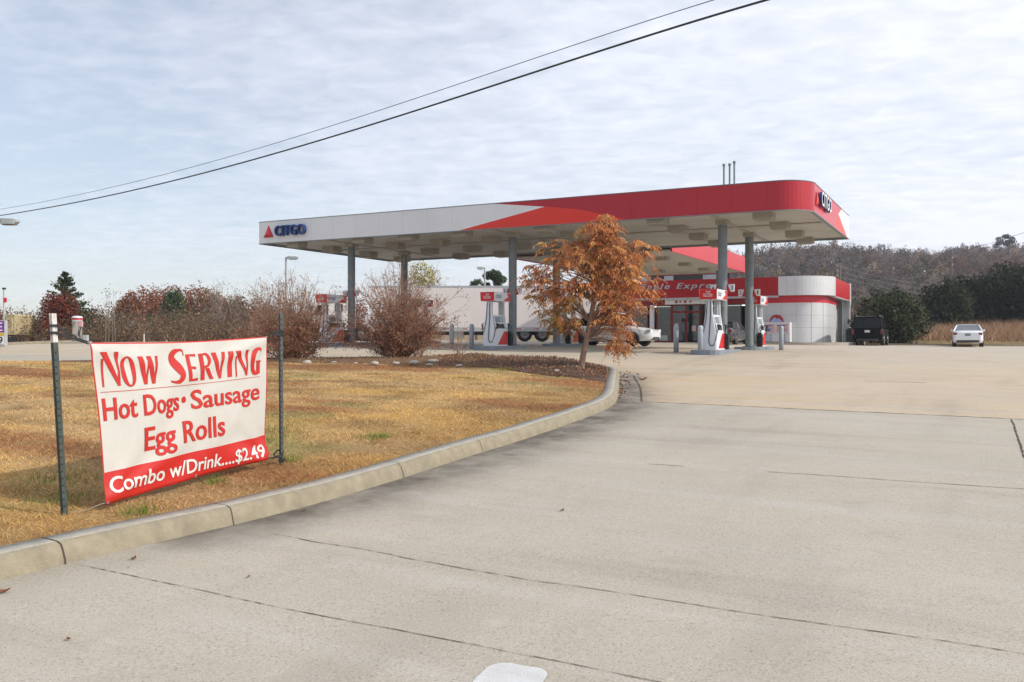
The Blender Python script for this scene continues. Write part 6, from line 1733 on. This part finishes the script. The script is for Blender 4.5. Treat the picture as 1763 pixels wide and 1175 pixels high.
bg_tree(440, 514, 92, 95, 'round', 'hazy brown tree behind the round bare shrub', BROWN, 1600, .26, nclump=40, name='oak_tree')
bg_tree(560, 520, 110, 90, 'round', 'brown tree far behind the leftmost canopy pole', BROWN + RUST[:1], 1700, .26, nclump=40, name='oak_tree')
bg_tree(613, 512, 108, 40, 'round', 'rust tree behind the truck cab', RUST, 900, .26, nclump=26, name='oak_tree')
bg_tree(728, 446, 96, 62, 'round', 'yellow green tree rising above the white trailer', [lin(172, 162, 92), lin(150, 146, 82), lin(188, 172, 104), lin(128, 130, 76)], 900, .25, h0=.45, nclump=30, name='poplar_tree', clr=.22)
bg_tree(850, 463, 120, 40, 'umbrella', 'round topped pine seen above the trailer', PINE, 1100, .34, h0=.62, nclump=20, name='pine_tree')
bg_tree(820, 479, 118, 28, 'umbrella', 'low pine top left of the round pine above trailer', PINE, 450, .26, h0=.6, nclump=14, name='pine_tree')
def sapling(px, ytop, Y, label, w=40, n=16, pal=None):
    k = Y / F; x = (px - CX) * k; zb = float(terrain(x, Y)); H = 1.6 + (585 - ytop) * k - zb
    o = tree_thing('bare_tree', label, x, Y, zb, 'bare saplings on the left', 'tree')
    mb = MB(); lp = []
    for s_ in range(n):
        an = rng.random() * 6.28; q = rng.random(); e = Vector((math.cos(an) * w * k * .5 * q, math.sin(an) * w * k * .4 * q, H * rng.uniform(.6, 1))); b = Vector((math.cos(an) * .15, math.sin(an) * .15, -.05)); m_ = b.lerp(e, .5) + Vector((0, 0, .1 * H))
        pts = [b, m_, e]; mb.tube(pts, [.020, .013, .005], 4, False)
        for t_ in range(7):
            f_ = rng.uniform(.3, .95); c = b.lerp(m_, f_ * 2) if f_ < .5 else m_.lerp(e, f_ * 2 - 1); d = Vector(rvec(1)[0]); d.z = abs(d.z) + .4; c2 = c + d.normalized() * H * rng.uniform(.08, .2); mb.tube([c, c2], [.010, .004], 3, False); lp.append(tuple(c2))
    mb.build('stems', mat('pale_twig', lin(150, 136, 126), .9, 0, .2, 5), o)
    lp = np.repeat(np.array(lp), 2, 0) + rng.normal(0, .12, (len(lp) * 2, 3))
    quads('foliage', leaf_quads(lp, rng.uniform(.07, .14, len(lp)), .6), pick(pal or [lin(150, 118, 98), lin(128, 90, 74), lin(164, 138, 118)], len(lp), .2), LEAF, o)
for px, yt, Y, w, lab in ((375, 478, 62, 34, 'tall pale bare sapling left of the lamp post'), (408, 488, 60, 44, 'pale bare sapling behind the banner right end'), (448, 478, 60, 52, 'pale bare sapling just left of the lamp post'), (478, 474, 58, 54, 'tall pale bare sapling close behind the lamp post'), (528, 484, 60, 56, 'pale bare sapling between lamp post and leftmost pole'), (655, 470, 78, 44, 'bare sapling above the front of the trailer'), (690, 450, 80, 50, 'tall bare tree behind the trailer left end'), (756, 460, 82, 40, 'bare tree right of the yellow green tree'), (562, 505, 64, 50, 'low pale bare sapling behind the leftmost pump')):
    sapling(px, yt, Y, lab, w)
for px, yt, lab in ((183, 487, 'very thin weed stalk with a single seed head'), (195, 500, 'thin weed stalk with a few dark leaves')):
    sapling(px, yt, 52, lab, 16, 2, [lin(90, 60, 56), lin(110, 74, 62)])

def thicket():
    n = 17000
    px = rng.uniform(-30, 660, n); Y = rng.uniform(52, 80, n)
    x = (px - CX) / F * Y
    k = ~inpoly(x, Y, PAVE); x, Y, px = x[k], Y[k], px[k]; n = len(x)
    h = rng.uniform(.3, 1.15, n) * (.4 + 1.1 * fbm(x * .25, Y * .25, 3)) * np.interp(px, [0, 60, 120, 190, 260, 330, 460, 660], [1.7, 1.5, 1.3, 1.9, 1.6, 2.0, 2.3, 1.1])
    z = terrain(x, Y)
    c = pick(BROWN + GREY[:2] + [lin(150, 118, 84), lin(168, 128, 92), lin(112, 98, 64), lin(120, 84, 66)], n, .2)
    A_ = blades('undergrowth', x, Y, z, h, rng.uniform(.02, .045, n), c, LEAF, .7)
    tag(A_, 'tangled brown weeds and brush beyond the lot on the left', 'brush', kind='stuff')
    m_ = 80000; i = rng.integers(0, n, m_); P = np.stack([x[i] + rng.normal(0, .25, m_), Y[i] + rng.normal(0, .25, m_), z[i] + h[i] * rng.uniform(.1, 1.15, m_)], 1)
    o = quads('brush', leaf_quads(P, rng.uniform(.08, .24, m_), .4), pick(BROWN + GREY[:2] + CEDAR[:1] + [lin(128, 86, 68)], m_, .25), LEAF)
    tag(o, 'brown leafy brush mixed into the weeds on the left', 'brush', kind='stuff')
thicket()

# right side: field grass, round bush, evergreens, hill woods
def field():
    n = 34000
    t = rng.uniform(-10, 34, n); s = 69.0 + rng.random(n) ** 1.2 * 34
    x, y = xy(t, s); d = s - 69
    h = np.where(d < 6.0, rng.uniform(.04, .12, n), rng.uniform(.5, 1.15, n) * (.6 + .7 * fbm(x * .3, y * .3, 3)))
    w = np.where(d < 6.0, .05, .06) * rng.uniform(.6, 1.3, n)
    tall = pick([lin(178, 142, 114), lin(160, 126, 102), lin(192, 160, 126), lin(142, 116, 94), lin(130, 118, 92), lin(170, 130, 108)], n, .18)
    short = pick([lin(160, 140, 82), lin(136, 134, 76), lin(172, 150, 98)], n, .15)
    c = np.where((d < 6.0)[:, None], short, tall)
    tag(blades('field_grass', x, y, terrain(x, y) - .03, h, w, c, GRASS, .6), 'tall reddish brown dry grass in the field at right', 'grass', kind='stuff')
field()
def evergreen(px, ytop, Y, wpx, label, pal, n, size, kind='round', h0=-.04, nclump=60, clr=.22, name='evergreen_tree', group='dark evergreens at right'):
    return bg_tree(px, ytop - 4, Y, wpx * 1.12, kind, label, pal, n, size, h0=h0, nclump=nclump, clr=clr, name=name, group=group)
def round_bush():
    Y = 66.0; k = Y / F
    HOL = [lin(46, 58, 34), lin(34, 44, 26), lin(66, 76, 48), lin(100, 104, 76), lin(30, 38, 24)]
    o = evergreen(1537, 503, Y, 106, 'big round dark evergreen bush right of the shop', HOL, 8000, .19, 'round', -.12, 90, .24, 'evergreen_bush', 'rounded evergreen by the shop')
    # fill the skirt right to the ground
round_bush()
evergreen(1452 + 25, 560, 72, 40, 'small tan leafed bush behind the black car', [lin(120, 104, 70), lin(92, 92, 58)], 700, .16, 'round', 0, 20, .3, 'evergreen_bush', 'low bushes by the shop')
for px, yt, Y, w, lab in ((1626, 492, 88, 66, 'lowest dark evergreen, left end of the dark row'), (1662, 478, 92, 66, 'dark evergreen second in the row, behind the pale pole'), (1700, 472, 90, 66, 'dark evergreen in the middle of the row'), (1746, 453, 90, 74, 'tallest dark evergreen near the right edge'), (1790, 462, 88, 70, 'dark evergreen cut by the right picture edge')):
    evergreen(px, yt, Y, w * 1.15, lab, DARKG, 3200, .30, 'round', -.12, 60, .24)
def hill_woods():
    P = []; C = []; SZ = []
    cnt = 0
    HR = [lin(108, 82, 74), lin(96, 76, 70), lin(118, 88, 76)]
    kinds = [(GREY, .54), (HR, .16), (BROWN, .18), ([c * .9 for c in PINE], .12)]
    while cnt < 1500:
        Y = rng.uniform(118, 345); px = rng.uniform(1210, 1800); x = (px - CX) / F * Y
        z = float(terrain(x, Y))
        if z < 1.5: continue
        q = rng.random(); a = 0
        patchk = float(fbm(np.array([x * .035]), np.array([Y * .035]), 3)[0])
        for (pal, w) in kinds:
            a += w
            if q < a: break
        if patchk > .60 and pal is GREY: pal = HR
        H = rng.uniform(4.5, 10) if Y > 285 else rng.uniform(5.0, 8.5) if Y > 200 else rng.uniform(4, 7); R = rng.uniform(1.6, 3.2); n = int(rng.uniform(110, 190) * (1.3 if Y < 230 else 1))
        nc = 9; cc = rvec(nc) * rng.random((nc, 1)) ** .4 * np.array([[R, R, H * .33]]) + np.array([[x, Y, z + H * .62]])
        p, i = clump_points(n, cc, np.full((nc, 1), R * .42))
        sh = rng.normal(1, .2, nc)[i][:, None]
        base = np.asarray(pal)[rng.integers(0, len(pal))] * rng.uniform(.8, 1.2); base = base * .8 + base.mean() * .2
        P.append(p); C.append(np.clip(base * (1 + (sh - 1) * .5) * (1 + rng.normal(0, .07, (n, 1))), .004, 1)); SZ.append(np.full(n, rng.uniform(.40, .75)) * rng.uniform(.6, 1.3, n))
        cnt += 1
    P = np.concatenate(P); C = np.concatenate(C); SZ = np.concatenate(SZ)
    o = quads('hillside_woods', leaf_quads(P, SZ, .5), C, LEAF)
    tag(o, 'grey and rust coloured late autumn woods covering the far hillside', 'woods', kind='stuff')
    # bare twigs along the skyline
    m_ = 5200; px = rng.uniform(1280, 1790, m_); Y = rng.uniform(300, 340, m_); x = (px - CX) / F * Y; z = terrain(x, Y) + rng.uniform(3.5, 6, m_)
    hh = rng.uniform(1.2, 3.2, m_)
    tag(blades('skyline_twigs', x, Y, z, hh, rng.uniform(.10, .2, m_), pick(GREY, m_, .15), LEAF, .25), 'fine bare treetop twigs along the hill skyline', 'twigs', kind='stuff')
hill_woods()
o = bg_tree(1732, 402, 300, 34, 'umbrella', 'flat topped pine standing alone on the hill skyline', [lin(64, 70, 56), lin(52, 58, 46)], 800, .5, h0=.5, nclump=16, name='pine_tree', group='single pine on the hilltop')

# ------------------------------------------------------------------ air
def haze():
    mb = MB(); mb.box(-620, 620, -80, 660, -2.5, 52)
    o = mb.build('haze', [])
    m = bpy.data.materials.new('thin_haze'); m.use_nodes = True
    n, l = m.node_tree.nodes, m.node_tree.links
    n.remove(n['Principled BSDF'])
    v = n.new('ShaderNodeVolumePrincipled'); v.inputs['Color'].default_value = (.86, .9, 1, 1); v.inputs['Density'].default_value = .0004; v.inputs['Anisotropy'].default_value = .2
    l.new(v.outputs[0], n['Material Output'].inputs['Volume'])
    o.data.materials.append(m)
    tag(o, 'thin pale autumn haze over the lot and hill', 'haze', kind='stuff')
haze()
